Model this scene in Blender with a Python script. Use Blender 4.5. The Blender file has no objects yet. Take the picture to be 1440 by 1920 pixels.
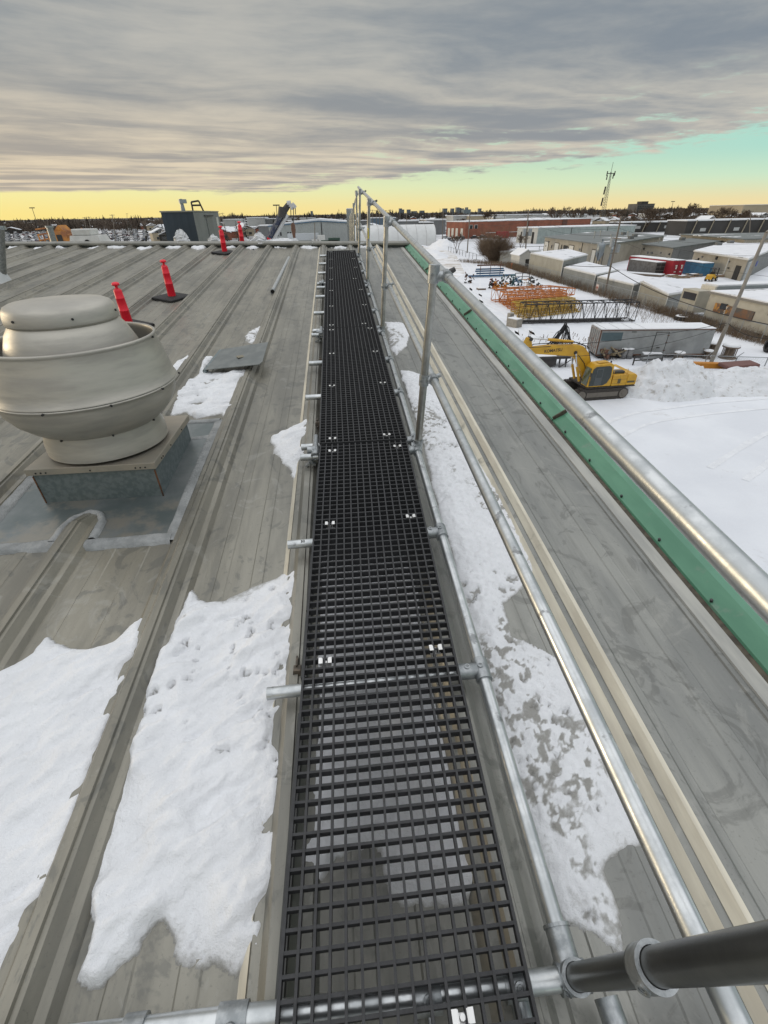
import bpy, math, random
import numpy as np
from mathutils import Vector, Matrix
random.seed(7)
S = bpy.context.scene
COL = S.collection
R_ = math.radians
# ------------------------------------------------------------------ camera
F = 835.0; CX, CY = 720.0, 960.0
def _basis():
    a = np.array([0-CX, -(412.5-CY), -F]); b = np.array([1440-CX, -(387.0-CY), -F])
    up = np.cross(b, a); up /= np.linalg.norm(up)
    if up[1] < 0: up = -up
    vx = 623.6; yh = 412.5 - 25.5*vx/1440
    w = np.array([vx-CX, -(yh-CY), -F]); w -= up*np.dot(w, up); w /= np.linalg.norm(w)
    return np.array([np.cross(w, up), w, up])
RB = _basis()
cam_d = bpy.data.cameras.new('camera'); cam = bpy.data.objects.new('camera', cam_d); COL.objects.link(cam)
cam_d.sensor_fit = 'VERTICAL'; cam_d.sensor_height = 36.0; cam_d.lens = 36.0*F/1920.0
cam_d.clip_start = 0.02; cam_d.clip_end = 40000
cam.matrix_world = Matrix([[*RB[0], 0], [*RB[1], 0], [*RB[2], 0], [0, 0, 0, 1]])
S.camera = cam
# ------------------------------------------------------------------ sky
SUN_AZ = R_(-68); SUN_EL = R_(5)          # azimuth from +Y towards +X
w = bpy.data.worlds.new("World"); S.world = w; w.use_nodes = True
nt = w.node_tree; nt.nodes.clear()
class NT:
    def __init__(s, t): s.t = t
    def n(s, typ, **k):
        o = s.t.nodes.new(typ)
        for a, b in k.items(): setattr(o, a, b)
        return o
    def l(s, a, b): s.t.links.new(a, b)
    def val(s, x, sock):
        if isinstance(x, (int, float)): sock.default_value = x
        elif isinstance(x, (tuple, list)): sock.default_value = x
        else: s.l(x, sock)
    def m(s, op, a, b=0.0, c=0.0, clamp=False):
        o = s.n('ShaderNodeMath', operation=op, use_clamp=clamp)
        s.val(a, o.inputs[0]); s.val(b, o.inputs[1]); s.val(c, o.inputs[2]); return o.outputs[0]
    def mr(s, x, a, b, c=0.0, d=1.0, smooth=True):
        o = s.n('ShaderNodeMapRange', interpolation_type='SMOOTHSTEP' if smooth else 'LINEAR')
        s.val(x, o.inputs[0])
        for i, v in enumerate((a, b, c, d)): s.val(v, o.inputs[1+i])
        return o.outputs[0]
    def mix(s, f, a, b):
        o = s.n('ShaderNodeMix', data_type='RGBA')
        s.val(f, o.inputs[0]); s.val(a, o.inputs[6]); s.val(b, o.inputs[7]); return o.outputs[2]
    def noise(s, vec, scale, detail=3, rough=.5, dist=0.0):
        o = s.n('ShaderNodeTexNoise'); o.inputs['Scale'].default_value = scale
        o.inputs['Detail'].default_value = detail; o.inputs['Roughness'].default_value = rough
        o.inputs['Distortion'].default_value = dist; s.l(vec, o.inputs['Vector']); return o.outputs[0]
    def comb(s, x, y, z=0.0):
        o = s.n('ShaderNodeCombineXYZ'); s.val(x, o.inputs[0]); s.val(y, o.inputs[1]); s.val(z, o.inputs[2]); return o.outputs[0]
def lin(r, g, b, k=1.0):
    f = lambda c: ((c/255)/12.92 if c <= 10 else (((c/255)+.055)/1.055)**2.4)*k
    return (f(r), f(g), f(b), 1)
W = NT(nt)
STR = 0.1
tc = W.n('ShaderNodeTexCoord'); sep = W.n('ShaderNodeSeparateXYZ'); W.l(tc.outputs['Generated'], sep.inputs[0])
dx, dy, dz = sep.outputs
el = W.m('MULTIPLY', W.m('ARCSINE', dz), 57.2958)
az = W.m('MULTIPLY', W.m('ARCTAN2', dx, dy), 57.2958)             # degrees, + to the right
right = W.mr(az, -45, 55, smooth=False)
# clear strip along the horizon
h0 = W.mix(right, lin(255, 232, 138), lin(240, 219, 172))
h1 = W.mix(right, lin(255, 240, 160), lin(196, 230, 208))
h2 = W.mix(right, lin(238, 226, 172), lin(160, 220, 212))
clear = W.mix(W.mr(el, 0.0, 2.6), h0, h1)
clear = W.mix(W.mr(el, 1.8, 4.6), clear, h2)
clear = W.mix(W.mr(el, 9.0, 40.0), clear, lin(120, 185, 205))
# cloud deck: project the direction on a level sheet
zz = W.m('MAXIMUM', dz, 0.010)
px_ = W.m('DIVIDE', dx, zz); py_ = W.m('DIVIDE', dy, zz)
ca, sa = math.cos(R_(20)), math.sin(R_(20))
al = W.m('ADD', W.m('MULTIPLY', px_, ca), W.m('MULTIPLY', py_, sa))
ac = W.m('SUBTRACT', W.m('MULTIPLY', py_, ca), W.m('MULTIPLY', px_, sa))
warp = W.noise(W.comb(W.m('MULTIPLY', px_, .30), W.m('MULTIPLY', py_, .30)), 1.0, 3)
ac2 = W.m('ADD', ac, W.m('MULTIPLY', warp, 3.0))
# far rolls get broader with distance so that they stay readable near the edge of the deck
n1 = W.noise(W.comb(W.m('MULTIPLY', al, .14), W.m('MULTIPLY', ac2, .42)), 1.0, 3, .5)
n2 = W.noise(W.comb(W.m('MULTIPLY', al, .50), W.m('MULTIPLY', ac2, 1.0), 7.0), 1.0, 5, .6)
n3 = W.noise(W.comb(W.m('MULTIPLY', px_, .30), W.m('MULTIPLY', py_, .40), 3.0), 1.0, 2)
n4 = W.noise(W.comb(W.m('MULTIPLY', az, .22), W.m('MULTIPLY', el, 1.3), 5.0), 1.0, 5, .6)
edge = W.mr(az, -6, 42, 2.0, 5.3, False)
edge = W.m('ADD', edge, W.m('MULTIPLY', W.m('SUBTRACT', n4, .5), W.mr(az, -30, 35, .25, 4.6, False)))
dist_in = W.m('SUBTRACT', el, edge)
cov = W.mr(dist_in, -.12, W.mr(az, -30, 40, .12, .9, False))
thin = W.m('MULTIPLY', W.mr(W.m('ADD', W.m('MULTIPLY', n2, .5), W.m('MULTIPLY', n4, .5)), .53, .62), W.mr(dist_in, 5.2, .3))
thin = W.m('MULTIPLY', thin, W.mr(az, -22, 14, 0.0, .9, False))
cov = W.m('SUBTRACT', cov, thin, clamp=True)
wisp = W.m('MULTIPLY', W.mr(n4, .58, .68), W.m('MULTIPLY', W.mr(dist_in, -2.2, -.4), W.mr(az, 5, 20)))
cov = W.m('MAXIMUM', cov, W.m('MULTIPLY', wisp, .7))
shade = W.m('ADD', W.m('MULTIPLY', n1, .50), W.m('ADD', W.m('MULTIPLY', n2, .34), W.m('MULTIPLY', n3, .30)))
shade = W.m('ADD', shade, W.m('MULTIPLY', W.m('SUBTRACT', n4, .5), .13))
shade = W.mr(shade, .45, .70)
low = W.mr(el, 13, 2)
dark = W.mix(low, W.mix(right, lin(146, 152, 155), lin(128, 139, 151)), W.mix(right, lin(184, 172, 156), lin(134, 147, 160)))
lite = W.mix(low, W.mix(right, lin(190, 187, 179), lin(180, 182, 179)), W.mix(right, lin(232, 213, 182), lin(216, 210, 196)))
cl = W.mix(shade, dark, lite)
# the deck is brightest overhead, well above the frame (as overcast skies are)
over = W.mr(el, 19, 50)
cl = W.mix(over, cl, (1.28, 1.30, 1.33, 1))
col = W.mix(cov, clear, cl)
sky = W.n('ShaderNodeTexSky', sky_type='NISHITA'); sky.sun_disc = False
sky.sun_elevation = SUN_EL; sky.sun_rotation = SUN_AZ
scl = W.n('ShaderNodeVectorMath', operation='SCALE'); W.l(col, scl.inputs[0]); scl.inputs['Scale'].default_value = 1.0/STR
fin = W.mix(0.012, scl.outputs[0], sky.outputs[0])
bg = W.n('ShaderNodeBackground'); bg.inputs[1].default_value = STR; W.l(fin, bg.inputs[0])
out = W.n('ShaderNodeOutputWorld'); W.l(bg.outputs[0], out.inputs[0])
# ------------------------------------------------------------------ sun
sd = bpy.data.lights.new('sun', 'SUN'); sd.energy = 1.2; sd.angle = R_(18); sd.color = (1.0, .81, .55)
so = bpy.data.objects.new('sun', sd); COL.objects.link(so)
sv = Vector((math.sin(SUN_AZ)*math.cos(SUN_EL), math.cos(SUN_AZ)*math.cos(SUN_EL), math.sin(SUN_EL)))
so.rotation_euler = sv.to_track_quat('Z', 'Y').to_euler()
S.view_settings.view_transform = 'Standard'; S.view_settings.look = 'None'
S.view_settings.exposure = 0.0; S.view_settings.gamma = 1.0
# ------------------------------------------------------------------ measuring helpers (pixel of the survey photo -> world)
GZ = -11.8; SL = 0.082
def ray(px, py): return RB @ np.array([px-CX, -(py-CY), -F])
def G(px, py, z=GZ):
    d = ray(px, py); return d*(z/d[2])
def RP(px, py, z0=-1.76):
    d = ray(px, py); return d*(z0/(d[2]-SL*d[1]))
def AT(px, py, Y):
    d = ray(px, py); return d*(Y/d[1])
def roofz(y, o=0.0): return -1.77+SL*y+o
# ------------------------------------------------------------------ materials
MATS = {}
def mat(name, c1, c2=None, scale=4.0, rough=.6, metal=0.0, bump=0.0, bscale=None, stretch=(1, 1, 1), coord='Object', r2=None,
        lo=.35, hi=.65, detail=4, bdist=.01, c3=None, c3s=1.0, c3lo=.55, c3hi=.65, wave=None, emis=None, spec=.5):
    if name in MATS: return MATS[name]
    m = bpy.data.materials.new(name); m.use_nodes = True; t = m.node_tree; N = NT(t)
    b = t.nodes['Principled BSDF']; b.inputs['Specular IOR Level'].default_value = spec
    c1 = (*c1, 1) if len(c1) == 3 else c1
    if c2 is None: c2 = tuple(c*.86 for c in c1[:3])
    c2 = (*c2, 1) if len(c2) == 3 else c2
    if coord == 'World': vec = N.n('ShaderNodeNewGeometry').outputs['Position']
    else: vec = N.n('ShaderNodeTexCoord').outputs['Object']
    mp = N.n('ShaderNodeMapping'); mp.inputs['Scale'].default_value = stretch; N.l(vec, mp.inputs[0]); v = mp.outputs[0]
    n = N.noise(v, scale, detail, .6)
    f = N.mr(n, lo, hi)
    c = N.mix(f, c1, c2)
    if c3 is not None:
        f3 = N.mr(N.noise(vec, c3s, 5, .65), c3lo, c3hi)
        c = N.mix(f3, c, (*c3, 1))
    N.l(c, b.inputs['Base Color'])
    if r2 is not None: N.l(N.mr(n, lo, hi, rough, r2), b.inputs['Roughness'])
    else: b.inputs['Roughness'].default_value = rough
    b.inputs['Metallic'].default_value = metal
    hh = None
    if bump: hh = N.m('MULTIPLY', N.noise(v, bscale or scale*4, 5, .6), bump)
    if wave:
        sp = N.n('ShaderNodeSeparateXYZ'); N.l(vec, sp.inputs[0])
        ax, period, depth = wave
        if ax == 'xy': co = N.m('ADD', sp.outputs[0], sp.outputs[1])
        else: co = sp.outputs['xyz'.index(ax)]
        wv = N.m('MULTIPLY', N.m('POWER', N.m('ABSOLUTE', N.m('SINE', N.m('MULTIPLY', co, math.pi/period))), 5.0), depth)
        hh = wv if hh is None else N.m('ADD', hh, wv)
    if hh is not None:
        bp = N.n('ShaderNodeBump'); bp.inputs['Strength'].default_value = 1.0; bp.inputs['Distance'].default_value = bdist
        N.l(hh, bp.inputs['Height']); N.l(bp.outputs[0], b.inputs['Normal'])
    if emis:
        b.inputs['Emission Color'].default_value = (*emis[:3], 1); b.inputs['Emission Strength'].default_value = emis[3]
    MATS[name] = m; return m

def snow_mat(name='snow', white=(.765, .778, .80), slush=(.30, .295, .275), attr=False, bs=60, bd=.006, sc=3.0, dirt=.0):
    if name in MATS: return MATS[name]
    m = bpy.data.materials.new(name); m.use_nodes = True; t = m.node_tree; N = NT(t); b = t.nodes['Principled BSDF']
    pos = N.n('ShaderNodeNewGeometry').outputs['Position']
    n = N.noise(pos, sc, 5, .6)
    c = N.mix(N.mr(n, .3, .7), (*white, 1), (*[k*.93 for k in white], 1))
    if dirt: c = N.mix(N.m('MULTIPLY', N.mr(N.noise(pos, sc*2.2, 6, .7), .52, .72), dirt), c, (*slush, 1))
    if attr:
        a = N.n('ShaderNodeAttribute'); a.attribute_name = 'thin'
        tn = N.mr(N.m('ADD', a.outputs['Fac'], N.m('MULTIPLY', N.m('SUBTRACT', N.noise(pos, 45, 4, .7), .5), .8)), .30, .98)
        c = N.mix(tn, c, (*slush, 1)); N.l(N.mr(tn, 0, 1, .75, .4), b.inputs['Roughness'])
    else: b.inputs['Roughness'].default_value = .8
    N.l(c, b.inputs['Base Color'])
    b.inputs['Specular IOR Level'].default_value = .25
    bp = N.n('ShaderNodeBump'); bp.inputs['Distance'].default_value = bd
    hh = N.m('ADD', N.noise(pos, bs, 5, .7), N.m('MULTIPLY', N.noise(pos, bs*.22, 3, .6), 1.5))
    N.l(hh, bp.inputs['Height']); N.l(bp.outputs[0], b.inputs['Normal'])
    MATS[name] = m; return m

galv = mat('galvanised_pipe', (.60, .62, .625), (.44, .465, .475), scale=14, rough=.28, r2=.42, metal=.9, bump=.12, bscale=120, bdist=.002, detail=6,
           c3=(.27, .28, .285), c3s=11, c3lo=.60, c3hi=.68)
galvd = mat('galvanised_fitting', (.40, .42, .43), (.27, .29, .30), scale=30, rough=.38, r2=.5, metal=.85, bump=.35, bscale=150, bdist=.002)
galvp = mat('zinc_dark_reflection', (.34, .34, .32), (.24, .24, .23), scale=10, rough=.3, r2=.42, metal=.9, bump=.12, bscale=120, bdist=.002)  # pipe zinc darkened to stand in for dim surroundings reflected by the posts
pipedark = mat('dark_pipe', (.13, .135, .13), (.095, .10, .10), scale=5, rough=.33, metal=.85, stretch=(1, 1, 1), bump=.1, bscale=90, bdist=.002)
def roof_material():
    m = bpy.data.materials.new('roof_steel'); m.use_nodes = True; t = m.node_tree; N = NT(t); b = t.nodes['Principled BSDF']
    pos = N.n('ShaderNodeNewGeometry').outputs['Position']
    def mp(sx, sy, sz=1): o = N.n('ShaderNodeMapping'); o.inputs['Scale'].default_value = (sx, sy, sz); N.l(pos, o.inputs[0]); return o.outputs[0]
    sp = N.n('ShaderNodeSeparateXYZ'); N.l(pos, sp.inputs[0])
    side = N.mr(sp.outputs[0], -1.5, 1.2)
    A = N.mix(side, (.268, .252, .205, 1), (.272, .274, .252, 1)); B = N.mix(side, (.175, .168, .142, 1), (.205, .21, .20, 1))
    n = N.noise(mp(3.2, .6), 1.3, 7, .62); c = N.mix(N.mr(n, .34, .66), A, B)
    st = N.noise(mp(9, .35), 1.6, 5, .6); c = N.mix(N.m('MULTIPLY', N.mr(st, .52, .72), .28), c, (.115, .115, .102, 1))
    sc = N.noise(mp(1, .8), 3.6, 6, .62, 2.6); c = N.mix(N.m('MULTIPLY', N.mr(sc, .54, .62), .50), c, (.12, .122, .112, 1))
    dry = N.noise(mp(1.1, .9), 4.4, 6, .66, 1.4); c = N.mix(N.m('MULTIPLY', N.mr(dry, .56, .66), .30), c, (.36, .355, .325, 1))
    sk = N.noise(mp(1, 1), 85, 3, .7); c = N.mix(N.m('MULTIPLY', N.mr(sk, .60, .72), .35), c, (.10, .095, .085, 1))
    N.l(c, b.inputs['Base Color']); N.l(N.mr(n, .3, .7, .31, .54), b.inputs['Roughness']); b.inputs['Metallic'].default_value = .38
    bp = N.n('ShaderNodeBump'); bp.inputs['Distance'].default_value = .008
    N.l(N.m('ADD', N.noise(mp(3, .8), 3.0, 4, .5), N.m('MULTIPLY', N.noise(mp(1, 1), 60, 3, .6), .05)), bp.inputs['Height']); N.l(bp.outputs[0], b.inputs['Normal']); return m
roofm = roof_material()
blackp = mat('black_rubber', (.018, .018, .019), rough=.75, bump=.3, bscale=60)
grat = mat('grating_resin', (.034, .035, .038), (.022, .023, .025), scale=30, rough=.62, bump=1.0, bscale=260, bdist=.0015)
tabm = mat('bright_clip', (.75, .75, .74), rough=.3, metal=.6)
snow = snow_mat('snow')
snowr = snow_mat('roof_snow', attr=True, bs=34, bd=.009, sc=5)
snowy = snow_mat('yard_snow', white=(.74, .755, .785), bs=3.0, bd=.05, sc=.5)
snowd = snow_mat('dirty_snow', white=(.72, .735, .76), slush=(.28, .25, .21), bs=5, bd=.06, sc=.9, dirt=.75)

# ------------------------------------------------------------------ mesh helpers
def rotm(rx=0, ry=0, rz=0): return np.array(Matrix.Rotation(rz, 3, 'Z') @ Matrix.Rotation(ry, 3, 'Y') @ Matrix.Rotation(rx, 3, 'X'))
ORG = {}
class MB:
    def __init__(s): s.v = []; s.f = []; s.mi = []; s.sm = []
    def add(s, vs, fs, mi=0, sm=False):
        o = len(s.v); s.v.extend([tuple(map(float, p)) for p in vs])
        for f in fs: s.f.append([i+o for i in f]); s.mi.append(mi); s.sm.append(sm)
        return s
    def box(s, c, d, rz=0, rx=0, ry=0, mi=0, taper=1.0):
        x, y, z = d[0]/2, d[1]/2, d[2]/2; R = rotm(rx, ry, rz); c = np.array(c, float)
        P = [c+R@np.array([a*x*(taper if k > 0 else 1), b*y*(taper if k > 0 else 1), k*z]) for k in (-1, 1) for a, b in ((-1, -1), (1, -1), (1, 1), (-1, 1))]
        return s.add(P, [(3, 2, 1, 0), (4, 5, 6, 7), (0, 1, 5, 4), (1, 2, 6, 5), (2, 3, 7, 6), (3, 0, 4, 7)], mi)
    def b2(s, lo, hi, mi=0):
        lo, hi = np.array(lo, float), np.array(hi, float); return s.box((lo+hi)/2, abs(hi-lo), mi=mi)
    def tube(s, a, b, r, r2=None, n=12, mi=0, cap=True, sm=True):
        a, b = np.array(a, float), np.array(b, float); r2 = r if r2 is None else r2
        d = b-a; L = np.linalg.norm(d)
        if L < 1e-9: return s
        d /= L; u = np.cross(d, [0, 0, 1.0]);
        if np.linalg.norm(u) < 1e-3: u = np.cross(d, [0, 1.0, 0])
        u /= np.linalg.norm(u); w_ = np.cross(d, u)
        P = []
        for c, rr in ((a, r), (b, r2)):
            for i in range(n):
                t = 2*math.pi*i/n; P.append(c+rr*(math.cos(t)*u+math.sin(t)*w_))
        s.add(P, [(i, n+i, n+(i+1) % n, (i+1) % n) for i in range(n)], mi, sm)
        if cap: s.add(P, [tuple(range(n)), tuple(range(2*n-1, n-1, -1))], mi)
        return s
    def ring(s, a, b, ro, ri, n=20, mi=0):
        a, b = np.array(a, float), np.array(b, float); d = (b-a)/np.linalg.norm(b-a)
        u = np.cross(d, [0, 0, 1.0]); u = u if np.linalg.norm(u) > 1e-3 else np.cross(d, [0, 1.0, 0]); u /= np.linalg.norm(u); w_ = np.cross(d, u)
        P = []
        for c, rr in ((a, ro), (b, ro), (b, ri), (a, ri)):
            for i in range(n): t = 2*math.pi*i/n; P.append(c+rr*(math.cos(t)*u+math.sin(t)*w_))
        fs = []
        for k in range(4):
            k2 = (k+1) % 4
            fs += [(k*n+i, k2*n+i, k2*n+(i+1) % n, k*n+(i+1) % n) for i in range(n)]
        return s.add(P, fs, mi, False)
    def path(s, pts, r, n=6, mi=0):
        for p, q in zip(pts[:-1], pts[1:]): s.tube(p, q, r, n=n, mi=mi)
        return s
    def lathe(s, prof, c=(0, 0, 0), n=48, mi=0, sm=True, axis=None):
        c = np.array(c, float); P = []
        A = rotm(*axis) if axis else np.eye(3)
        for r, z in prof:
            for i in range(n): t = 2*math.pi*i/n; P.append(c+A@np.array([r*math.cos(t), r*math.sin(t), z]))
        fs = [(k*n+i, k*n+(i+1) % n, (k+1)*n+(i+1) % n, (k+1)*n+i) for k in range(len(prof)-1) for i in range(n)]
        return s.add(P, fs, mi, sm)
    def prism(s, poly, z0, z1, mi=0):
        n = len(poly); z0 = z0 if hasattr(z0, '__len__') else [z0]*n; z1 = z1 if hasattr(z1, '__len__') else [z1]*n
        P = [(p[0], p[1], z) for p, z in zip(poly, z0)]+[(p[0], p[1], z) for p, z in zip(poly, z1)]
        ar = sum(poly[i][0]*poly[(i+1) % n][1]-poly[(i+1) % n][0]*poly[i][1] for i in range(n))
        fs = [tuple(range(n-1, -1, -1)), tuple(range(n, 2*n))]+[(i, (i+1) % n, n+(i+1) % n, n+i) for i in range(n)]
        if ar < 0: fs = [tuple(reversed(f)) for f in fs]
        return s.add(P, fs, mi)
    def side(s, poly, y0, y1, mi=0):                # outline in x,z pushed along y
        n = len(poly); P = [(p[0], y0, p[1]) for p in poly]+[(p[0], y1, p[1]) for p in poly]
        ar = sum(poly[i][0]*poly[(i+1) % n][1]-poly[(i+1) % n][0]*poly[i][1] for i in range(n))
        fs = [tuple(range(n)), tuple(range(2*n-1, n-1, -1))]+[((i+1) % n, i, n+i, n+(i+1) % n) for i in range(n)]
        if ar < 0: fs = [tuple(reversed(f)) for f in fs]
        return s.add(P, fs, mi)
    def build(s, name, mats, parent=None, bevel=0):
        me = bpy.data.meshes.new(name); v = np.array(s.v, float).reshape(-1, 3)
        if parent is not None: v = v-np.array(ORG.get(parent.name, (0, 0, 0)))
        me.from_pydata(v.tolist(), [], s.f)
        if not isinstance(mats, (list, tuple)): mats = [mats]
        for m in mats: me.materials.append(m)
        me.polygons.foreach_set('material_index', s.mi); me.polygons.foreach_set('use_smooth', s.sm); me.update()
        o = bpy.data.objects.new(name, me); COL.objects.link(o)
        if parent is not None: o.parent = parent; ORG[o.name] = ORG.get(parent.name, (0, 0, 0))
        if bevel:
            b = o.modifiers.new('bevel', 'BEVEL'); b.width = bevel; b.segments = 2; b.limit_method = 'ANGLE'; b.angle_limit = R_(40)
        return o
def tag(o, label=None, cat=None, group=None, kind=None):
    if label: o['label'] = label
    if cat: o['category'] = cat
    if group: o['group'] = group
    if kind: o['kind'] = kind
    return o
def thing(name, label, cat, loc=(0, 0, 0), group=None):
    o = bpy.data.objects.new(name, None); COL.objects.link(o); o.location = tuple(map(float, loc)); ORG[o.name] = tuple(map(float, loc))
    o.empty_display_size = .2
    return tag(o, label, cat, group)
def local(name, label, cat, group=None):          # a thing modelled round its own origin
    return thing(name, label, cat, (0, 0, 0), group)
def place(o, loc, rz=0, sc=1.0):
    o.location = tuple(map(float, loc)); o.rotation_euler = (0, 0, rz); o.scale = (sc, sc, sc) if not hasattr(sc, '__len__') else sc; return o
def dup(o, loc, rz=0, sc=1.0, label=None, group=None):
    def cp(a, par):
        c = a.copy(); COL.objects.link(c); c.parent = par
        for ch in list(a.children): cp(ch, c)
        return c
    r = cp(o, None); place(r, loc, rz, sc)
    if label: r['label'] = label
    if group: r['group'] = group
    return r
def text_mesh(txt, size, name, m, parent, M4, ext=.002):
    cu = bpy.data.curves.new('t', 'FONT'); cu.body = txt; cu.size = size; cu.extrude = ext; cu.align_x = 'CENTER'; cu.align_y = 'CENTER'; cu.offset = size*.02
    ob = bpy.data.objects.new('t', cu); COL.objects.link(ob)
    dg = bpy.context.evaluated_depsgraph_get(); me = bpy.data.meshes.new_from_object(ob.evaluated_get(dg))
    bpy.data.objects.remove(ob); me.transform(M4); me.materials.clear(); me.materials.append(m)
    o = bpy.data.objects.new(name, me); COL.objects.link(o); o.parent = parent; return o
# value noise for numpy
def vnoise(x, y, seed=0):
    rs = np.random.RandomState(seed); T = rs.rand(256, 256)
    xi, yi = np.floor(x).astype(int), np.floor(y).astype(int); fx, fy = x-xi, y-yi
    fx = fx*fx*(3-2*fx); fy = fy*fy*(3-2*fy); g = lambda a, b: T[a % 256, b % 256]
    return (g(xi, yi)*(1-fx)+g(xi+1, yi)*fx)*(1-fy)+(g(xi, yi+1)*(1-fx)+g(xi+1, yi+1)*fx)*fy
def fbm(x, y, seed=0, o=4, g=.5):
    a, s, t = 1.0, 0, 0
    for k in range(o): s = s+a*vnoise(x*2**k+k*17.3, y*2**k+k*5.1, seed+k); t += a; a *= g
    return s/t
def worley(x, y, seed=0):
    rs = np.random.RandomState(seed); A = rs.rand(128, 128, 2); xi, yi = np.floor(x).astype(int), np.floor(y).astype(int)
    best = np.full(x.shape, 9.0)
    for i in (-1, 0, 1):
        for j in (-1, 0, 1):
            q = A[(xi+i) % 128, (yi+j) % 128]; d = np.hypot(xi+i+q[..., 0]-x, yi+j+q[..., 1]-y); best = np.minimum(best, d)
    return best
def sdist(X, Y, poly):
    P = np.array(poly, float)[:, :2]; d = np.full(X.shape, 1e9); ins = np.zeros(X.shape, bool); n = len(P)
    for i in range(n):
        a, b = P[i], P[(i+1) % n]; e = b-a; w0, w1 = X-a[0], Y-a[1]; t = np.clip((w0*e[0]+w1*e[1])/max(e@e, 1e-12), 0, 1)
        d = np.minimum(d, np.hypot(w0-t*e[0], w1-t*e[1]))
        if a[1] != b[1]:
            c = ((a[1] > Y) != (b[1] > Y)) & (X < (b[0]-a[0])*(Y-a[1])/(b[1]-a[1])+a[0]); ins ^= c
    return np.where(ins, d, -d)
def grid_obj(name, X, Y, Z, keep, m, attr=None, parent=None):
    ny, nx = X.shape; idx = -np.ones(X.shape, int)
    c = keep[:-1, :-1] | keep[1:, :-1] | keep[:-1, 1:] | keep[1:, 1:]
    use = np.zeros(X.shape, bool); use[:-1, :-1] |= c; use[1:, :-1] |= c; use[:-1, 1:] |= c; use[1:, 1:] |= c
    idx[use] = np.arange(use.sum()); V = np.stack([X[use], Y[use], Z[use]], 1)
    j, i = np.nonzero(c); Fc = np.stack([idx[j, i], idx[j, i+1], idx[j+1, i+1], idx[j+1, i]], 1)
    me = bpy.data.meshes.new(name); me.from_pydata(V.tolist(), [], Fc.tolist()); me.materials.append(m)
    me.polygons.foreach_set('use_smooth', [True]*len(me.polygons)); me.update()
    if attr is not None:
        a = me.attributes.new('thin', 'FLOAT', 'POINT'); a.data.foreach_set('value', attr[use].astype(np.float32))
    o = bpy.data.objects.new(name, me); COL.objects.link(o)
    if parent: o.parent = parent
    return o

def flat(o):
    o.data.polygons.foreach_set('use_smooth', [False]*len(o.data.polygons)); return o
# ================================================================== OWN ROOF
RIBS = [1.055, .38, -.285, -.965, -1.655]+[-1.655-.70*k for k in range(1, 16)]
XL = RIBS[-1]-.35; XR = 1.80
RIDGE = lambda x: 12.92-.142*(x-1.84)
bld = thing('metal_roof_warehouse', 'long low-slope building with weathered grey ribbed metal roof that carries the walkway', 'building', (0, 0, GZ))
prof = [(-.105, 0, 0), (-.075, .034, 0), (-.048, .036, 0), (-.022, .072, 0), (.014, .074, 0), (.018, .064, 0), (.034, .064, 0), (.062, .030, 0), (.092, .028, 0), (.112, 0, 0)]
cols = []                                  # (x, height, rib index or -1)
for k, rx in enumerate(sorted(RIBS)):
    for a, h, _ in prof: cols.append((rx+a, h, rx))
srt = sorted(RIBS)
for a, b in zip(srt[:-1], srt[1:]):
    for f in (.36, .64):
        c = a+(b-a)*f
        for q, h in ((-.034, 0), (-.028, .0038), (.028, .0038), (.034, 0)): cols.append((c+q, h, 99))
for q, h in ((1.36, 0), (1.366, .005), (1.42, .005), (1.426, 0), (1.585, 0), (1.59, .008), (1.60, .008), (1.605, 0)): cols.append((q, h, 99))
cols += [(XL, 0, 99), (XR, 0, 99)]; cols.sort()
ts = np.concatenate([np.linspace(0, .23, 24), np.linspace(.25, 1, 60)])
Xg = np.array([[c[0] for c in cols] for t in ts]); H = np.array([[c[1] for c in cols] for t in ts])
Yg = np.array([[-3+t*(RIDGE(c[0])-(-3)) for c in cols] for t in ts])
for j in range(Yg.shape[0]):
    for i, c in enumerate(cols):
        if abs(c[2]+1.655) < .01 and 2.40 < Yg[j, i] < 3.75: H[j, i] = 0
Zg = -1.77+SL*Yg+H+(fbm(Xg*2.1+9, Yg*.7+9, 3)-.5)*.012*(H < .02)
flat(grid_obj('roof_sheet', Xg, Yg, Zg-GZ, np.ones(Xg.shape, bool), roofm, parent=bld))
# back slope
Yb = np.array([[RIDGE(c[0])+.02+t*46 for c in cols] for t in (0, .5, 1)]); Xb = np.array([[c[0] for c in cols]]*3); Hb = np.array([[c[1] for c in cols]]*3)
Zb = -1.77+SL*RIDGE(Xb)-SL*(Yb-RIDGE(Xb))+Hb
flat(grid_obj('back_roof_sheet', Xb, Yb, Zb-GZ, np.ones(Xb.shape, bool), roofm, parent=bld))
def along(prof2, y0, y1, fz, n=2):        # profile (x,z offset) swept in y, following fz(y)
    mb = MB(); ys = np.linspace(y0, y1, n); P = [(a, y, fz(y)+b) for y in ys for a, b in prof2]; k = len(prof2)
    mb.add(P, [(j*k+i, j*k+i+1, (j+1)*k+i+1, (j+1)*k+i) for j in range(n-1) for i in range(k-1)]); return mb
creamm = mat('flat_grey_flashing', (.40, .395, .36), (.30, .30, .28), scale=3, rough=.5, metal=.2, coord='World', stretch=(4, .6, 1))
greenm = mat('green_painted_trim', (.085, .235, .145), (.07, .20, .125), scale=2.0, rough=.40, r2=.55, coord='World', stretch=(4, 1, 1), bump=.15, bscale=8, bdist=.003, c3=(.13, .22, .16), c3s=6, c3lo=.58, c3hi=.72)
greend = mat('green_trim_edge', (.14, .33, .23), rough=.45)
gap = mat('gap_dirt', (.05, .042, .032), (.10, .085, .06), scale=20, rough=.9)
fz = lambda y: -1.77+SL*y
along([(1.622, .002), (1.626, .012), (1.700, .014), (1.704, .002)], -3, RIDGE(1.6)-.05, fz).build('eave_flashing', creamm, bld)
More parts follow.
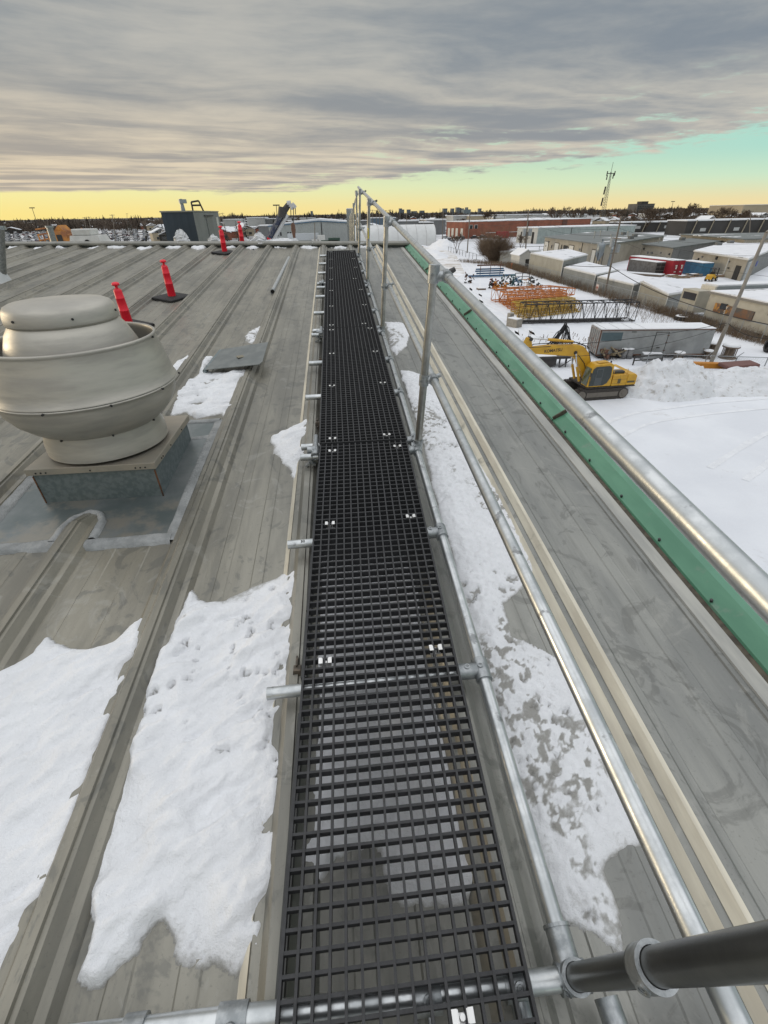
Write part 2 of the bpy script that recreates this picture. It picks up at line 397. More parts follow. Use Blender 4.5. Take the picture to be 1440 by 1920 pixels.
along([(1.704, .003), (1.742, .004)], -3, RIDGE(1.7)-.05, fz).build('eave_joint', gap, bld)
segs = [-3, .2, 3.42, 6.6, 9.8, RIDGE(1.8)-.02]
for a, b in zip(segs[:-1], segs[1:]):
    g = along([(1.740, .004), (1.744, .016), (1.832, .062)], a+.006, b-.006, fz).build('green_trim', greenm, bld); along([(1.832, .062), (1.852, .082), (1.866, .084), (1.870, -.10)], a+.006, b-.006, fz).build('trim_edge', greend, g)
    y = a+.3
    while y < b-.1:
        x = 1.752+random.uniform(-.003, .004); MB().tube((x, y, fz(y)+.020), (x-.005, y, fz(y)+.036), .0075, n=8).build('screw', mat('screw_dark', (.06, .06, .06), rough=.5, metal=.5), g); y += random.uniform(.42, .5)
    MB().box((1.80, b-.002, fz(b)+.05), (.12, .014, .05), ry=R_(-32)).build('joint_strip', gap, g)
crs = mat('rib_glow_strip', (.66, .62, .51), (.52, .48, .39), scale=3, rough=.6, coord='World', stretch=(8, .7, 1), c3=(.26, .25, .20), c3s=4, c3lo=.6, c3hi=.75)  # warm sky glow on the ribs' left faces, painted as cream strips
along([(1.055-.1065, .004), (1.055-.076, .0375)], -3, RIDGE(1.05)-.14, fz).build('rib_glow_strip', crs, bld)
along([(1.055-.0475, .0395), (1.055-.0225, .0750), (1.055-.004, .0756)], -3, RIDGE(1.05)-.14, fz).build('rib_glow_strip', crs, bld)
along([(-.285-.108, .003), (-.285-.080, .032)], -3, RIDGE(-.3)-.14, fz).build('rib_glow_strip', crs, bld)
wall_m = mat('own_wall', (.30, .32, .31), scale=1, rough=.6, wave=('xy', .3, 1.0), bdist=.03)
yb = lambda y: -1.77+SL*min(y, 13)-SL*max(0, y-13)
mbw = MB()
P = [(1.80, -3), (1.80, 13), (1.80, 58.8)]
for (xa, ya), (xb, yb_) in zip(P[:-1], P[1:]):
    mbw.add([(xa, ya, GZ), (xb, yb_, GZ), (xb, yb_, yb(yb_)-.03), (xa, ya, yb(ya)-.03)], [(0, 1, 2, 3)])
mbw.add([(XL, 60, GZ), (1.8, 58.8, GZ), (1.8, 58.8, yb(58.8)-.1), (XL, 60, yb(60)-.1)], [(0, 1, 2, 3)])
mbw.add([(XL, -3, GZ), (XL, 60, GZ), (XL, 60, yb(60)-.3), (XL, 15, yb(13)-.3), (XL, -3, yb(-3)-.1)], [(0, 1, 2, 3, 4)])
mbw.add([(XL, -3, GZ), (1.8, -3, GZ), (1.8, -3, yb(-3)-.03), (XL, -3, yb(-3)-.03)], [(0, 1, 2, 3)])
mbw.build('wall', wall_m, bld)
# ridge cap
capm = mat('ridge_cap', (.255, .25, .22), (.2, .2, .18), scale=3, rough=.5, metal=.3, coord='World')
closm = mat('ridge_closure', (.10, .115, .11), (.07, .08, .08), scale=6, rough=.6, coord='World', metal=.2)
def ridge_seg(x0, x1, m, name, up=0.0):
    mb = MB(); P = []
    for x in (x0, x1):
        y = RIDGE(x); z = -1.77+SL*y
        P += [(x, y-.17, z+.078+up), (x, y-.16, z+.098+up), (x, y, z+.125+up), (x, y+.17, z+.095+up), (x, y-.165, z+.045)]
    mb.add(P, [(4, 0, 5, 9), (0, 1, 6, 5), (1, 2, 7, 6), (2, 3, 8, 7)]); return mb.build(name, m, bld)
xs = [XL, -7.1, -3.95, -1.83, -.55, 1.29, 1.88]
for i, (a, b) in enumerate(zip(xs[:-1], xs[1:])): ridge_seg(a+.004, b-.004, capm, 'ridge_cap', up=.003*(i % 2))
mb = MB()
for a, b in zip(srt[:-1], srt[1:]):
    for (xa, xb) in ((a+.07, b-.07),):
        ya, y2 = RIDGE(xa)-.11, RIDGE(xb)-.11
        mb.add([(xa, ya, fz(ya)), (xb, y2, fz(y2)), (xb, y2, fz(y2)+.085), (xa, ya, fz(ya)+.085)], [(0, 1, 2, 3)])
ya, y2 = RIDGE(1.1)-.11, RIDGE(1.84)-.11
mb.add([(1.1, ya, fz(ya)), (1.84, y2, fz(y2)), (1.84, y2, fz(y2)+.085), (1.1, ya, fz(ya)+.085)], [(0, 1, 2, 3)])
mb.build('ridge_closure', closm, bld)
# snow strip that covers the ridge caps joint
for (x, w_) in ((-1.83, .16), (.68, .16), (1.28, .12)):
    mb = MB(); y = RIDGE(x); mb.box((x, y-.10, fz(y)+.095), (w_, .15, .02), rx=R_(9)); tag(mb.build('ridge_snow', snow), 'thin strip of snow lying on the ridge cap at x %.1f' % x, 'snow', kind='stuff')

# ---- snow lying on the roof
def snow_patch(poly, label, thick=.035, res=.011, edge=.075, rag=.03, seed=1, bumpy=.012, mode='soft', px=True, holes=0.0, zoff=0.0):
    poly = [RP(*p)[:2] for p in poly] if px else poly
    P = np.array(poly); x0, y0 = P.min(0)-.03; x1, y1 = P.max(0)+.03
    nx, ny = int((x1-x0)/res)+2, int((y1-y0)/res)+2
    X, Y = np.meshgrid(np.linspace(x0, x1, nx), np.linspace(y0, y1, ny))
    sd = sdist(X, Y, poly)+(fbm(X*9, Y*9, seed, 5, .6)-.5)*rag*2+(fbm(X*3, Y*3, seed+9, 3)-.5)*rag
    edge = edge*(.45+2.6*np.clip(fbm(X*4+7, Y*4, seed+20, 3)-.42, 0, 1)/.3) if mode == 'soft' else edge
    t = np.clip(sd/edge, 0, 1); bumpy = bumpy*(1.7 if mode == 'soft' else 1.35); base = thick*(.55*np.sqrt(1-(1-t)**2)+.45*t*t*(3-2*t))
    slush = 0
    if mode == 'soft':
        U_, V_ = X*.85+Y*.53, -X*.53+Y*.85
        b = (fbm(X*4.5, Y*4.5, seed+3, 4, .5)-.5)*bumpy*2.4+(fbm(U_*7, V_*19, seed+5, 3, .55)-.5)*bumpy*1.9+(fbm(X*38, Y*38, seed+6, 3, .55)-.5)*bumpy*.35
        r = fbm(U_*5, V_*15, seed+7, 3); b -= np.clip(.37-r, 0, 1)*bumpy*6
        hgt = base+b*t
    else:
        wx, wy = X+(fbm(X*8, Y*8, seed)-.5)*.05, Y+(fbm(X*8+5, Y*8, seed+4)-.5)*.05
        c = worley(wx*26, wy*21, seed); c2 = worley(wx*60, wy*50, seed+1); c = np.clip(c, 0, .8); c2 = np.clip(c2, 0, .8)
        hgt = base+((c-.55)*1.1+(c2-.5)*.45)*bumpy*2.0*t+(fbm(X*4, Y*4, seed+2)-.5)*bumpy*2
        ramp = np.clip((fbm(X*3.2+2, Y*1.7, seed+8, 3)-.46)/.16+np.clip((X-.78)/.25, -.6, 1)*np.clip((2.6-Y)/1.2, 0, 1), 0, 1)
        slush = np.clip((fbm(X*34, Y*30, seed+9, 4, .65)-.44)/.16+(.40-c)*.55, 0, 1)*ramp*.95
    th = np.maximum(1-np.clip(hgt/(thick*.55), 0, 1), slush)
    if holes:
        hn = fbm(X*16, Y*16, seed+11, 5, .65); hh = np.clip((holes-hn)/.06, 0, 1)*np.clip((fbm(X*1.4, Y*1.4, seed+12, 2)-.35)/.2, 0, 1)
        hgt = np.where(hh > 0, np.maximum(hgt-hh*thick*.6, np.minimum(hgt, .0022)), hgt); th = np.maximum(th, hh*.85)
    keep = (sd > 0) & (hgt > .0015)
    Z = fz(Y)+np.maximum(hgt, -.01)+zoff
    Z[~keep] = fz(Y[~keep])-.004+zoff
    return tag(grid_obj('roof_snow', X, Y, Z, keep, snowr, attr=th), label, 'snow', kind='stuff')
snow_patch([(0, 1262), (60, 1228), (88, 1192), (125, 1216), (170, 1222), (212, 1205), (240, 1176), (276, 1158), (268, 1215), (252, 1262), (200, 1400), (165, 1500), (100, 1690), (58, 1780), (22, 1850), (-30, 1915), (-260, 1915), (-330, 1500), (-60, 1300)],
           'broad white snow patch left of the long seam at the lower left', thick=.045, seed=3, bumpy=.013, rag=.02)
snow_patch([(318, 1180), (345, 1128), (360, 1100), (374, 1124), (420, 1126), (470, 1100), (520, 1080), (556, 1062), (580, 1070), (572, 1200), (562, 1330), (548, 1460), (528, 1600), (522, 1690), (505, 1760), (512, 1835), (470, 1815), (440, 1838), (405, 1820), (372, 1822), (328, 1800), (322, 1762), (300, 1732), (272, 1758), (262, 1792), (222, 1812), (190, 1846), (140, 1838), (166, 1790), (178, 1738), (166, 1680), (180, 1600), (214, 1480), (252, 1370), (284, 1262)],
           'large lumpy white snow patch beside the left edge of the grating', thick=.05, seed=11, bumpy=.015, rag=.026, res=.009, holes=.30)
snow_patch([(556, 1640), (600, 1660), (630, 1600), (700, 1600), (735, 1700), (870, 1700), (900, 1640), (895, 1560), (850, 1400), (800, 1200), (790, 1040), (590, 1040), (575, 1300)],
           'grey-white snow lying under the black grating', thick=.03, seed=21, res=.014, bumpy=.004)
snow_patch([(748, 692), (772, 760), (795, 850), (822, 960), (856, 1075), (884, 1190), (905, 1290), (935, 1390), (965, 1500), (1005, 1610), (1035, 1690), (1055, 1735), (1120, 1758), (1175, 1800), (1170, 1740), (1150, 1670), (1128, 1625), (1165, 1600), (1225, 1590), (1228, 1520), (1195, 1450), (1150, 1360), (1085, 1270), (1020, 1218), (962, 1190), (945, 1130), (992, 1090), (1006, 1062), (988, 1000), (945, 925), (900, 865), (862, 805), (838, 760), (802, 705), (770, 694)],
           'long crusty snow strip between the low pipe rail and the double cream rib', thick=.026, seed=31, bumpy=.006, rag=.02, mode='crust', res=.0085, holes=.35, edge=.09)
snow_patch([(722, 603), (755, 604), (772, 625), (766, 642), (744, 668), (730, 650)], 'small crusty snow patch right of the second guardrail post', thick=.028, seed=41, mode='crust', bumpy=.008, res=.016)
snow_patch([(508, 820), (530, 808), (560, 797), (586, 772), (592, 800), (590, 850), (583, 935), (566, 918), (546, 888), (530, 862), (512, 848)], 'tapering snow patch by the open pipe end at the grating joint', thick=.035, seed=51, bumpy=.012, res=.012)
snow_patch([(384, 668), (372, 700), (350, 715), (330, 745), (318, 780), (345, 774), (366, 784), (392, 780), (412, 776), (428, 794), (446, 760), (458, 728), (470, 690), (440, 700), (402, 702), (388, 696), (396, 668)], 'melting snow patch in front of the loose steel plate', thick=.035, seed=61, bumpy=.016, res=.014, holes=.34)
snow_patch([(306, 700), (340, 672), (369, 657), (352, 690), (330, 722), (318, 745)], 'narrow snow wedge behind the exhaust fan', thick=.03, seed=71, res=.02)
snow_patch([(455, 630), (474, 614), (498, 602), (492, 626), (478, 645), (460, 640)], 'thin icy snow patch behind the loose steel plate', thick=.014, seed=81, mode='crust', res=.018, bumpy=.01, holes=.5)
snow_patch([(-.30, 2.0), (-.21, 2.0), (-.20, 2.9), (-.24, 3.3), (-.28, 3.0)], 'sliver of snow in the gap along the grating near the first joint', thick=.04, seed=83, px=False, res=.012)
for i, (a, b) in enumerate(zip(srt[:-1], srt[1:])):
    if i < 3: continue
    c = (a+b)/2+random.uniform(-.1, .12); y = RIDGE(c)-.15; w_ = random.uniform(.16, .30); d = random.uniform(.12, .45)
    snow_patch([(c-w_, y), (c+w_, y), (c+w_*.7, y-d*.35), (c+w_*.1, y-d), (c-w_*.7, y-d*.4)], 'small snow drift against the ridge closure, bay %d from the left' % (i+1), thick=.05, seed=100+i, px=False, res=.03, edge=.08, rag=.07, bumpy=.01)

# ================================================================== WALKWAY
GY = lambda y: -1.57+SL*y
def gcx(y): return .045+.0237*y if y < 2.89 else .113+.0018*(y-2.89)
def grating(y0, y1, wd, label):
    t = thing('walkway_grating', label, 'walkway grating', (gcx((y0+y1)/2), (y0+y1)/2, GY((y0+y1)/2)), 'black gratings of the roof walkway')
    mb = MB(); nb = 15; p = wd/nb
    for i in range(nb+1):
        off = -wd/2+i*p
        a, b = y0, y1; hw = .0037 if 0 < i < nb else .0042
        xa, xb = gcx(a)+off, gcx(b-.001)+off
        P = [(x+s_*hw, y, GY(y)+z) for (x, y) in ((xa, a), (xb, b)) for (s_, z) in ((-1, 0), (1, 0), (.72, -.034), (-.72, -.034))]
        mb.add(P, [(0, 4, 5, 1), (1, 5, 6, 2), (3, 7, 4, 0), (2, 6, 7, 3), (0, 1, 2, 3), (7, 6, 5, 4)])
    y = y0+.004
    while y < y1:
        xc = gcx(y); hw = .0039; xa, xb = xc-wd/2, xc+wd/2
        P = [(x, y+s_*hw, GY(y)+z) for x in (xa, xb) for (s_, z) in ((-1, -.0012), (1, -.0012), (.72, -.032), (-.72, -.032))]
        mb.add(P, [(0, 4, 5, 1)[::-1], (1, 5, 6, 2)[::-1], (3, 7, 4, 0)[::-1], (2, 6, 7, 3)[::-1]]); y += .0418
    mb.build('grating', grat, t); return t
GJ = [.07, 2.885, 5.60, 8.24, 11.2]
nm = ['nearest', 'second', 'third', 'farthest']
PAN = [grating(a+.012, b-.012, .603 if i == 0 else .617, '%s black moulded grating panel of the walkway, %s' % (nm[i], ['in front of the camera', 'just past the first joint', 'past the second joint', 'ending at the ridge'][i])) for i, (a, b) in enumerate(zip(GJ[:-1], GJ[1:]))]
CPY = [.24, 1.09, 1.94, 2.83, 2.97, 3.82, 4.64, 5.56, 5.72, 6.5, 7.4, 8.0, 8.28, 9.15, 10.05, 10.95]
def clip(par, x, y, n=0):
    mb = MB()
    for s_ in (-1, 1): mb.box((x+s_*.0195, y, GY(y)+.003), (.013, .026, .003), rx=math.atan(SL)); mb.box((x+s_*.0115, y, GY(y)-.012), (.003, .024, .028))
    mb.tube((x, y, GY(y)-.022), (x, y, GY(y)-.006), .007, n=8); mb.box((x, y, GY(y)-.026), (.045, .02, .003))
    mb.build('clip', tabm, par)
for i, y in enumerate(CPY):
    if y in (.24, 8.0): continue
    off = -.05 if y in (2.83, 5.56) else .07
    if y in (2.97, 5.72, 8.28): off = -.02
    yy = y+off; par = PAN[[k for k in range(4) if GJ[k] <= yy < GJ[k+1]][0]]
    clip(par, gcx(yy)-.302+.084, yy); clip(par, gcx(yy)+.302-(.072 if y not in (2.97, 5.72, 8.28) else .13), yy+.015)
clip(PAN[0], .18, .19)
# frame: cross pipes, low rail, fittings
fr = thing('walkway_pipework', 'galvanised pipework under the black grating with stub ends sticking out left', 'pipework', (0, 0, fz(0)))
PR = .0242
LRX = lambda y: .475+.0042*y
PZ = lambda y: GY(y)-.063
def screw(mb, c, d, r=.011):
    c = np.array(c, float); d = np.array(d, float); d /= np.linalg.norm(d)
    mb.ring(c, c+d*.006, r, r*.62, n=14); mb.ring(c+d*.001, c+d*.004, r*.55, r*.28, n=6)
for i, y in enumerate(CPY):
    if y == .24: continue
    a = (gcx(y)-.302-.148+random.uniform(-.006, .006), y-.006, PZ(y)); b = (LRX(y)-.01, y+.012, PZ(y+.01))
    mb = MB(); mb.tube(a, b, PR, n=20, cap=False); d = np.array(b)-np.array(a); d /= np.linalg.norm(d)
    mb.ring(np.array(a), np.array(a)+d*.02, PR+.0002, PR-.004, n=20); mb.build('cross_pipe', galv, fr)
    mb = MB(); cx = LRX(y)
    mb.tube((cx-.095, y+.011, PZ(y)), (cx-.02, y+.012, PZ(y)), .0315, n=20); mb.ring((cx-.098, y+.011, PZ(y)), (cx-.09, y+.011, PZ(y)), .034, .024, n=20)
    mb.tube((cx, y-.035, PZ(y-.035)), (cx, y+.055, PZ(y+.055)), .0325, n=20)
    screw(mb, (cx-.062, y+.011, PZ(y)+.030), (0, -.1, 1)); screw(mb, (cx-.008, y+.012, PZ(y)+.031), (-.1, -.1, 1))
    mb.build('fitting', galvd, fr)
for y, s_ in ((1.97, '50'),):
    text_mesh(s_, .022, 'handwritten_number', blackp, fr, Matrix.Translation((gcx(1.94)-.302-.062, 1.925, PZ(1.94)+.0235-fz(0))) @ Matrix.Rotation(R_(10), 4, 'X'), .0004)
mb = MB(); mb.tube((LRX(.26), .26, PZ(.26)), (LRX(11.3), 11.3, PZ(11.3)), PR, n=24); mb.build('side_pipe', galv, fr)
# front cross pipe (nearest)
y = .235
mb = MB(); mb.tube((-1.05, y+.02, PZ(y)+.012), (.47, y, PZ(y)), PR+.001, n=28); mb.build('cross_pipe', galv, fr)
def fit(f):
    m_ = MB(); f(m_); return m_.build('fitting', galvd, fr)
fit(lambda m_: (m_.tube((-.40, y+.012, PZ(y)+.006), (-.33, y+.011, PZ(y)+.005), .0315, n=28), screw(m_, (-.365, y-.008, PZ(y)+.032), (0, -.55, 1), .013)))
fit(lambda m_: m_.tube((-.62, y+.015, PZ(y)+.008), (-.57, y+.015, PZ(y)+.008), .0315, n=28))
fit(lambda m_: (m_.tube((.075, y, PZ(y)), (.14, y, PZ(y)), .0315, n=28), screw(m_, (.108, y-.01, PZ(y)+.031), (0, -.4, 1), .014), m_.tube((.108, y-.02, PZ(y)-.01), (.108, y-.10, PZ(y)-.03), .012, n=14)))
fit(lambda m_: (m_.tube((.30, y, PZ(y)), (.365, y, PZ(y)), .0315, n=28), screw(m_, (.333, y-.01, PZ(y)+.031), (0, -.4, 1), .014), m_.tube((.333, y-.02, PZ(y)-.012), (.345, y-.22, PZ(y)-.04), PR, n=20)))
fit(lambda m_: (m_.tube((LRX(.2), .215, PZ(.2)), (LRX(.3), .335, PZ(.335)), .0325, n=28), m_.tube((LRX(.2)-.035, y, PZ(y)), (LRX(.2)+.04, y, PZ(y)), .0325, n=28), m_.ring((LRX(.3), .328, PZ(.328)), (LRX(.3), .336, PZ(.336)), .036, .025, n=28)))
mb = MB(); mb.box((.248, .10, PZ(.1)+.028), (.042, .12, .012)); mb.box((.230, .10, PZ(.1)+.04), (.005, .12, .014)); mb.box((.266, .10, PZ(.1)+.04), (.005, .12, .014)); mb.tube((.248, .13, PZ(.1)+.034), (.248, .13, PZ(.1)+.042), .011, n=10)
mb.build('channel', tabm, fr)
# dark strips along the left edge and open pipe ends with clamps
dkgreym = mat('dull_dark_grey', (.055, .058, .055), (.035, .036, .035), scale=8, rough=.55, coord='World')
mb = MB()
for a, b in ((-.2, 1.02), (1.17, 1.5), (1.52, 2.92), (3.1, 4.2), (4.3, 5.5), (5.8, 8.1), (8.4, 11.2)):
    xa = gcx(a)-.302-.030; xb = gcx(b)-.302-.030
    P = [(x+q, y_, fz(y_)+z) for (x, y_) in ((xa, a), (xb, b)) for q, z in ((.004, .02), (.026, .02), (.026, .095), (.004, .095))]
    mb.add(P, [(0, 1, 5, 4), (1, 2, 6, 5), (2, 3, 7, 6), (3, 0, 4, 7), (3, 2, 1, 0), (4, 5, 6, 7)])
mb.build('dark_strip', dkgreym, fr)
for (ox, oy), y in (((591, 857), 2.80), ((602, 629), 5.50), ((605, 534), 8.05)):
    e_ = AT(ox, oy, y); x, z = e_[0], e_[2]; k_ = np.array((0, .28, .28*SL))
    mb = MB(); mb.ring(e_, e_+k_, .0245, .020, n=24); mb.ring(e_+k_*.02, e_+k_*.35, .031, .0245, n=22)
    mb.tube((x+.0, y+.075, z+.018), (x-.055, y+.075, z+.022), .029, n=18); screw(mb, (x-.012, y+.05, z+.030), (0, -.6, 1))
    mb.box((x-.040, y+.03, z-.030), (.020, .05, .05), ry=R_(-38)); mb.box((x-.056, y+.01, z-.056), (.036, .035, .012), ry=R_(-38)); mb.box((x-.015, y+.01, z-.055), (.028, .03, .012), ry=R_(30))
    mb.build('clamp', galvd, fr)
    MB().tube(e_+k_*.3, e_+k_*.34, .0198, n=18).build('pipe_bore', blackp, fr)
for y in (1.22, 3.45, 3.2, 4.9):
    mb = MB(); x = gcx(y)-.302-.045
    mb.box((x, y, fz(y)+.065), (.05, .05, .05), taper=.6); mb.box((x-.002, y+.03, fz(y)+.085), (.008, .05, .03)); mb.box((x+.015, y-.03, fz(y)+.035), (.09, .03, .012)); mb.tube((x-.002, y-.05, fz(y)+.06), (x-.002, y-.02, fz(y)+.06), .005, n=8)
    mb.build('seam_clamp', mat('clamp_brown', (.16, .13, .10), (.08, .07, .06), scale=40, rough=.6, metal=.4), fr)
# small grating piece of the next level at the bottom right
t = thing('grating_offcut', 'black grating corner beyond the dark post at the bottom right edge', 'grating', (.62, .02, -1.66))
mb = MB()
for i in range(9): mb.box((.55+i*.038, .00, -1.665), (.007, .25, .03))
for j in range(7): mb.box((.70, .12-j*.038, -1.667), (.31, .007, .027))
mb.build('grating', grat, t)

# guardrail
gr = thing('guardrail', 'galvanised pipe guardrail with top and mid rails along the right of the walkway', 'guardrail', (.5, 0, -1.6))
TR = .0255
TRX = lambda y: .640+.0004*y
def trz(y): return -.548+SL*y
MRX = lambda y: .592
def mrz(y): return -1.155+SL*y
mb = MB(); mb.tube((TRX(-.5), -.5, trz(-.5)), (TRX(3.05), 3.05, trz(3.05)), TR, n=32); mb.tube((TRX(3.05), 3.05, trz(3.05)), (TRX(13), 13.0, trz(13.0)), TR, n=20)
mb.ring((TRX(6), 5.95, trz(5.95)), (TRX(6), 6.0, trz(6.0)), .033, .024, n=20)
mb.build('top_rail', galv, gr)
mb = MB(); mb.tube((MRX(0), -.3, mrz(-.3)), (MRX(13), 12.9, mrz(12.9)), PR, n=28); mb.ring((MRX(0), 7.6, mrz(7.6)), (MRX(0), 7.66, mrz(7.66)), .032, .024, n=20); mb.build('mid_rail', galv, gr)
yel = mat('yellow_sticker', (.75, .62, .04), rough=.5)
PY = [2.89, 5.62, 8.26, 10.85]
for i, y in enumerate(PY):
    base = np.array((.502, y, PZ(y)+.0)); top = np.array((.566, y, trz(y)+.055)); ax = (top-base)/np.linalg.norm(top-base)
    p = MB().tube(base, top, TR-.001, n=24).build('post', galvp, gr)
    mb = MB(); q = top-ax*.045
    mb.tube(q-ax*.045, q+ax*.05, .0335, n=24); mb.tube(q+ax*.05, q+ax*.053, .031, .024, n=24)
    mb.tube((.575, y, trz(y)+.0), (.615, y, trz(y)), .029, n=18)
    mb.ring((TRX(y), y-.035, trz(y-.035)), (TRX(y), y+.035, trz(y+.035)), .0335, .0255, n=24)
    screw(mb, q+np.array((-.012, -.031, .0)), (-.3, -1, 0), .012)
    mb.build('cap_fitting', galvd, p)
    mb = MB(); mb.tube((TRX(y)+.02, y, trz(y)+.02), (TRX(y)+.048, y, trz(y)+.036), .017, .013, n=10); mb.build('set_screw', mat('set_screw', (.07, .07, .07), rough=.4, metal=.6), p)
    mb = MB(); c = base+ax*(mrz(y)-base[2])
    mb.tube(c-ax*.035, c+ax*.035, .032, n=22); mb.ring((MRX(y), y-.03, mrz(y-.03)), (MRX(y), y+.03, mrz(y+.03)), .0325, .0245, n=22); mb.tube((c[0], y, c[2]), (MRX(y), y, mrz(y)), .026, n=14)
    mb.tube((MRX(y)+.02, y, mrz(y)+.02), (MRX(y)+.045, y, mrz(y)+.03), .015, n=10); screw(mb, c+np.array((-.02, -.026, 0)), (-.5, -1, 0), .011)
    mb.build('mid_fitting', galvd, p)
    mb = MB(); mb.tube(base-ax*.03, base+ax*.05, .032, n=22); mb.ring(base+ax*.045, base+ax*.053, .036, .026, n=22); mb.tube(base+np.array((-.05, 0, 0)), base, .0315, n=18); screw(mb, base+ax*.02+np.array((0, -.032, 0)), (0, -1, .1), .012)
    mb.build('base_fitting', galvd, p)
    if i == 2: MB().b2((.531, y-.0285, -.33), (.545, y-.026, -.19)).build('sticker', yel, p)
# posts beyond the ridge
for i, (x, z) in enumerate([(.61, .46), (.64, .25), (.69, .12), (.74, .01), (.79, -.08), (.83, -.20)]):
    y = 13.4+2.7*i; zb = -1.77+SL*13-SL*(y-13)
    p = MB().tube((x-.03, y, zb), (x, y, z), TR, n=16).build('post', galvp, gr)
    mb = MB(); mb.tube((x, y, z-.09), (x, y, z+.01), .034, n=16)
    if i < 1: mb.tube((x+.06, y, z-.05), (x+.0, y, z-.05), .028, n=12); mb.tube((x+.02, y, z-.55), (x, y, z-.45), .032, n=12)
    mb.build('cap_fitting', galvd, p)
mb = MB(); mb.tube((.64, 13.4, .42), (.93, 28, -.2), TR, n=12); mb.build('top_rail', galv, gr)
t = thing('metal_plate', 'flat grey plate standing behind the far posts past the ridge', 'plate', (.8, 27, -3)); MB().b2((.70, 27.2, -2.9), (1.02, 27.26, .2)).build('panel', galvd, t)
# near post at the lower right (dark, close to the lens)
p0 = np.array((.475, .235, PZ(.235))); p1 = np.array((.452, .055, -.40))
ax = (p1-p0)/np.linalg.norm(p1-p0)
p = MB().tube(p0, p1, .0262, n=40).build('post', pipedark, gr); p['label'] = 'dark post nearest the camera'
mb = MB()
for z_ in (-1.565, -1.075):
    c = p0+ax*((z_-p0[2])/ax[2]); mb.tube(c-ax*.05, c, .0345, n=36, cap=False); mb.ring(c, c+ax*.006, .0355, .0275, n=40); mb.ring(c-ax*.05, c-ax*.045, .0345, .0265, n=36)
    screw(mb, c-ax*.025+np.array((-.025, -.022, 0)), (-1, -1, .1), .012)
c = p0+ax*((-1.10-p0[2])/ax[2]); mb.tube(c, (MRX(0), .17, mrz(.17)), .020, n=24)
mb.build('fitting', galvd, p)
mb = MB(); mb.tube((.56, .20, -1.66), (.565, .08, -1.67), .030, n=20); screw(mb, (.56, .13, -1.632), (0, -.1, 1), .016); mb.build('stub_fitting', galvd, gr)

# ================================================================== EXHAUST FAN
fan = thing('exhaust_fan', 'large spun-aluminium upblast exhaust fan on a square galvanised curb', 'exhaust fan', (-1.615, 3.03, fz(3.03)))
alum = mat('spun_aluminium', (.45, .43, .38), (.36, .345, .31), scale=2.2, rough=.42, r2=.55, metal=.5, bump=.15, bscale=16, bdist=.004, stretch=(1, 1, 6), c3=(.33, .33, .31), c3s=3.5, c3lo=.6, c3hi=.75)
curbm = mat('curb_galvanised', (.20, .235, .24), (.145, .18, .185), scale=34, rough=.45, metal=.55, detail=6, lo=.38, hi=.6)
curbc = mat('curb_cap_tan', (.36, .32, .26), (.30, .28, .235), scale=5, rough=.5, metal=.4)
C = (-1.62, 2.99)
mb = MB(); mb.lathe([(.368, -1.262), (.366, -1.20), (.352, -1.13), (.350, -1.105)], (C[0], C[1], 0), n=96); mb.build('neck', alum, fan)
mb = MB(); mb.lathe([(.352, -1.112), (.372, -1.10), (.405, -1.075), (.46, -1.02), (.495, -.96), (.508, -.905), (.510, -.886), (.528, -.881), (.528, -.873), (.500, -.868)], (C[0], C[1], 0), n=96); mb.build('lower_bowl', alum, fan)
mb = MB(); mb.lathe([(.524, -.867), (.522, -.859), (.514, -.853), (.507, -.80), (.488, -.71), (.462, -.618), (.464, -.610), (.469, -.601), (.465, -.592), (.457, -.591), (.451, -.60), (.456, -.62), (.475, -.72), (.49, -.86)], (C[0], C[1], 0), n=96); mb.build('wind_band', alum, fan)
mb = MB(); mb.lathe([(.40, -.80), (.385, -.73), (.355, -.63), (.318, -.545), (.290, -.508), (.280, -.495)], (C[0], C[1], 0), n=96); mb.build('motor_housing', alum, fan)
mb = MB(); mb.lathe([(.278, -.500), (.291, -.496), (.294, -.488), (.292, -.455), (.284, -.425), (.270, -.405), (.245, -.393), (.18, -.386), (.10, -.382), (.001, -.380)], (C[0], C[1], 0), n=96); capo = mb.build('cap', alum, fan)
mb = MB(); mb.lathe([(.505, -.868), (.40, -.86), (.001, -.85)], (C[0], C[1], 0), n=48); mb.build('inner_floor', dkgreym, fan)
for r, z, n_, ph in ((.291, -.455, 6, .1), (.536, -.877, 10, .3), (.369, -1.105, 8, .55), (.466, -.61, 3, .02)):
    for k in range(n_):
        a = 2*math.pi*k/n_+ph; d = np.array((math.cos(a), math.sin(a), 0)); c = np.array((C[0], C[1], z))+d*r; MB().tube(c-d*.004, c+d*.008, .0065, n=8).build('bolt', mat('bolt_dark', (.03, .03, .03), rough=.6, metal=.3), fan)
x0, x1, y0, y1 = -1.985, -1.245, 2.655, 3.42
zt = -1.285
mb = MB(); mb.prism([(x0, y0), (x1, y0), (x1, y1), (x0, y1)], [fz(y0)-.01, fz(y0)-.01, fz(y1)-.01, fz(y1)-.01], zt-.02); curb = mb.build('curb', curbm, fan)
mb = MB(); mb.b2((x0-.022, y0-.022, zt-.045), (x1+.022, y1+.022, zt)); mb.build('curb_cap', curbc, fan, bevel=.004)
for sx in (x0+.04, x0+.07, x0+.10, -1.62, x1-.10, x1-.07, x1-.04): MB().tube((sx, y0-.020, zt-.028), (sx, y0-.026, zt-.028), .005, n=8).build('rivet', mat('bolt_dark', (.03, .03, .03)), curb)
for sy in (y0+.1, y0+.13, y0+.3, y1-.2): MB().tube((x1+.020, sy, zt-.028), (x1+.026, sy, zt-.028), .005, n=8).build('rivet', mat('bolt_dark', (.03, .03, .03)), curb)
rust = mat('rust_edge', (.16, .07, .03), (.05, .03, .02), scale=20, rough=.8)
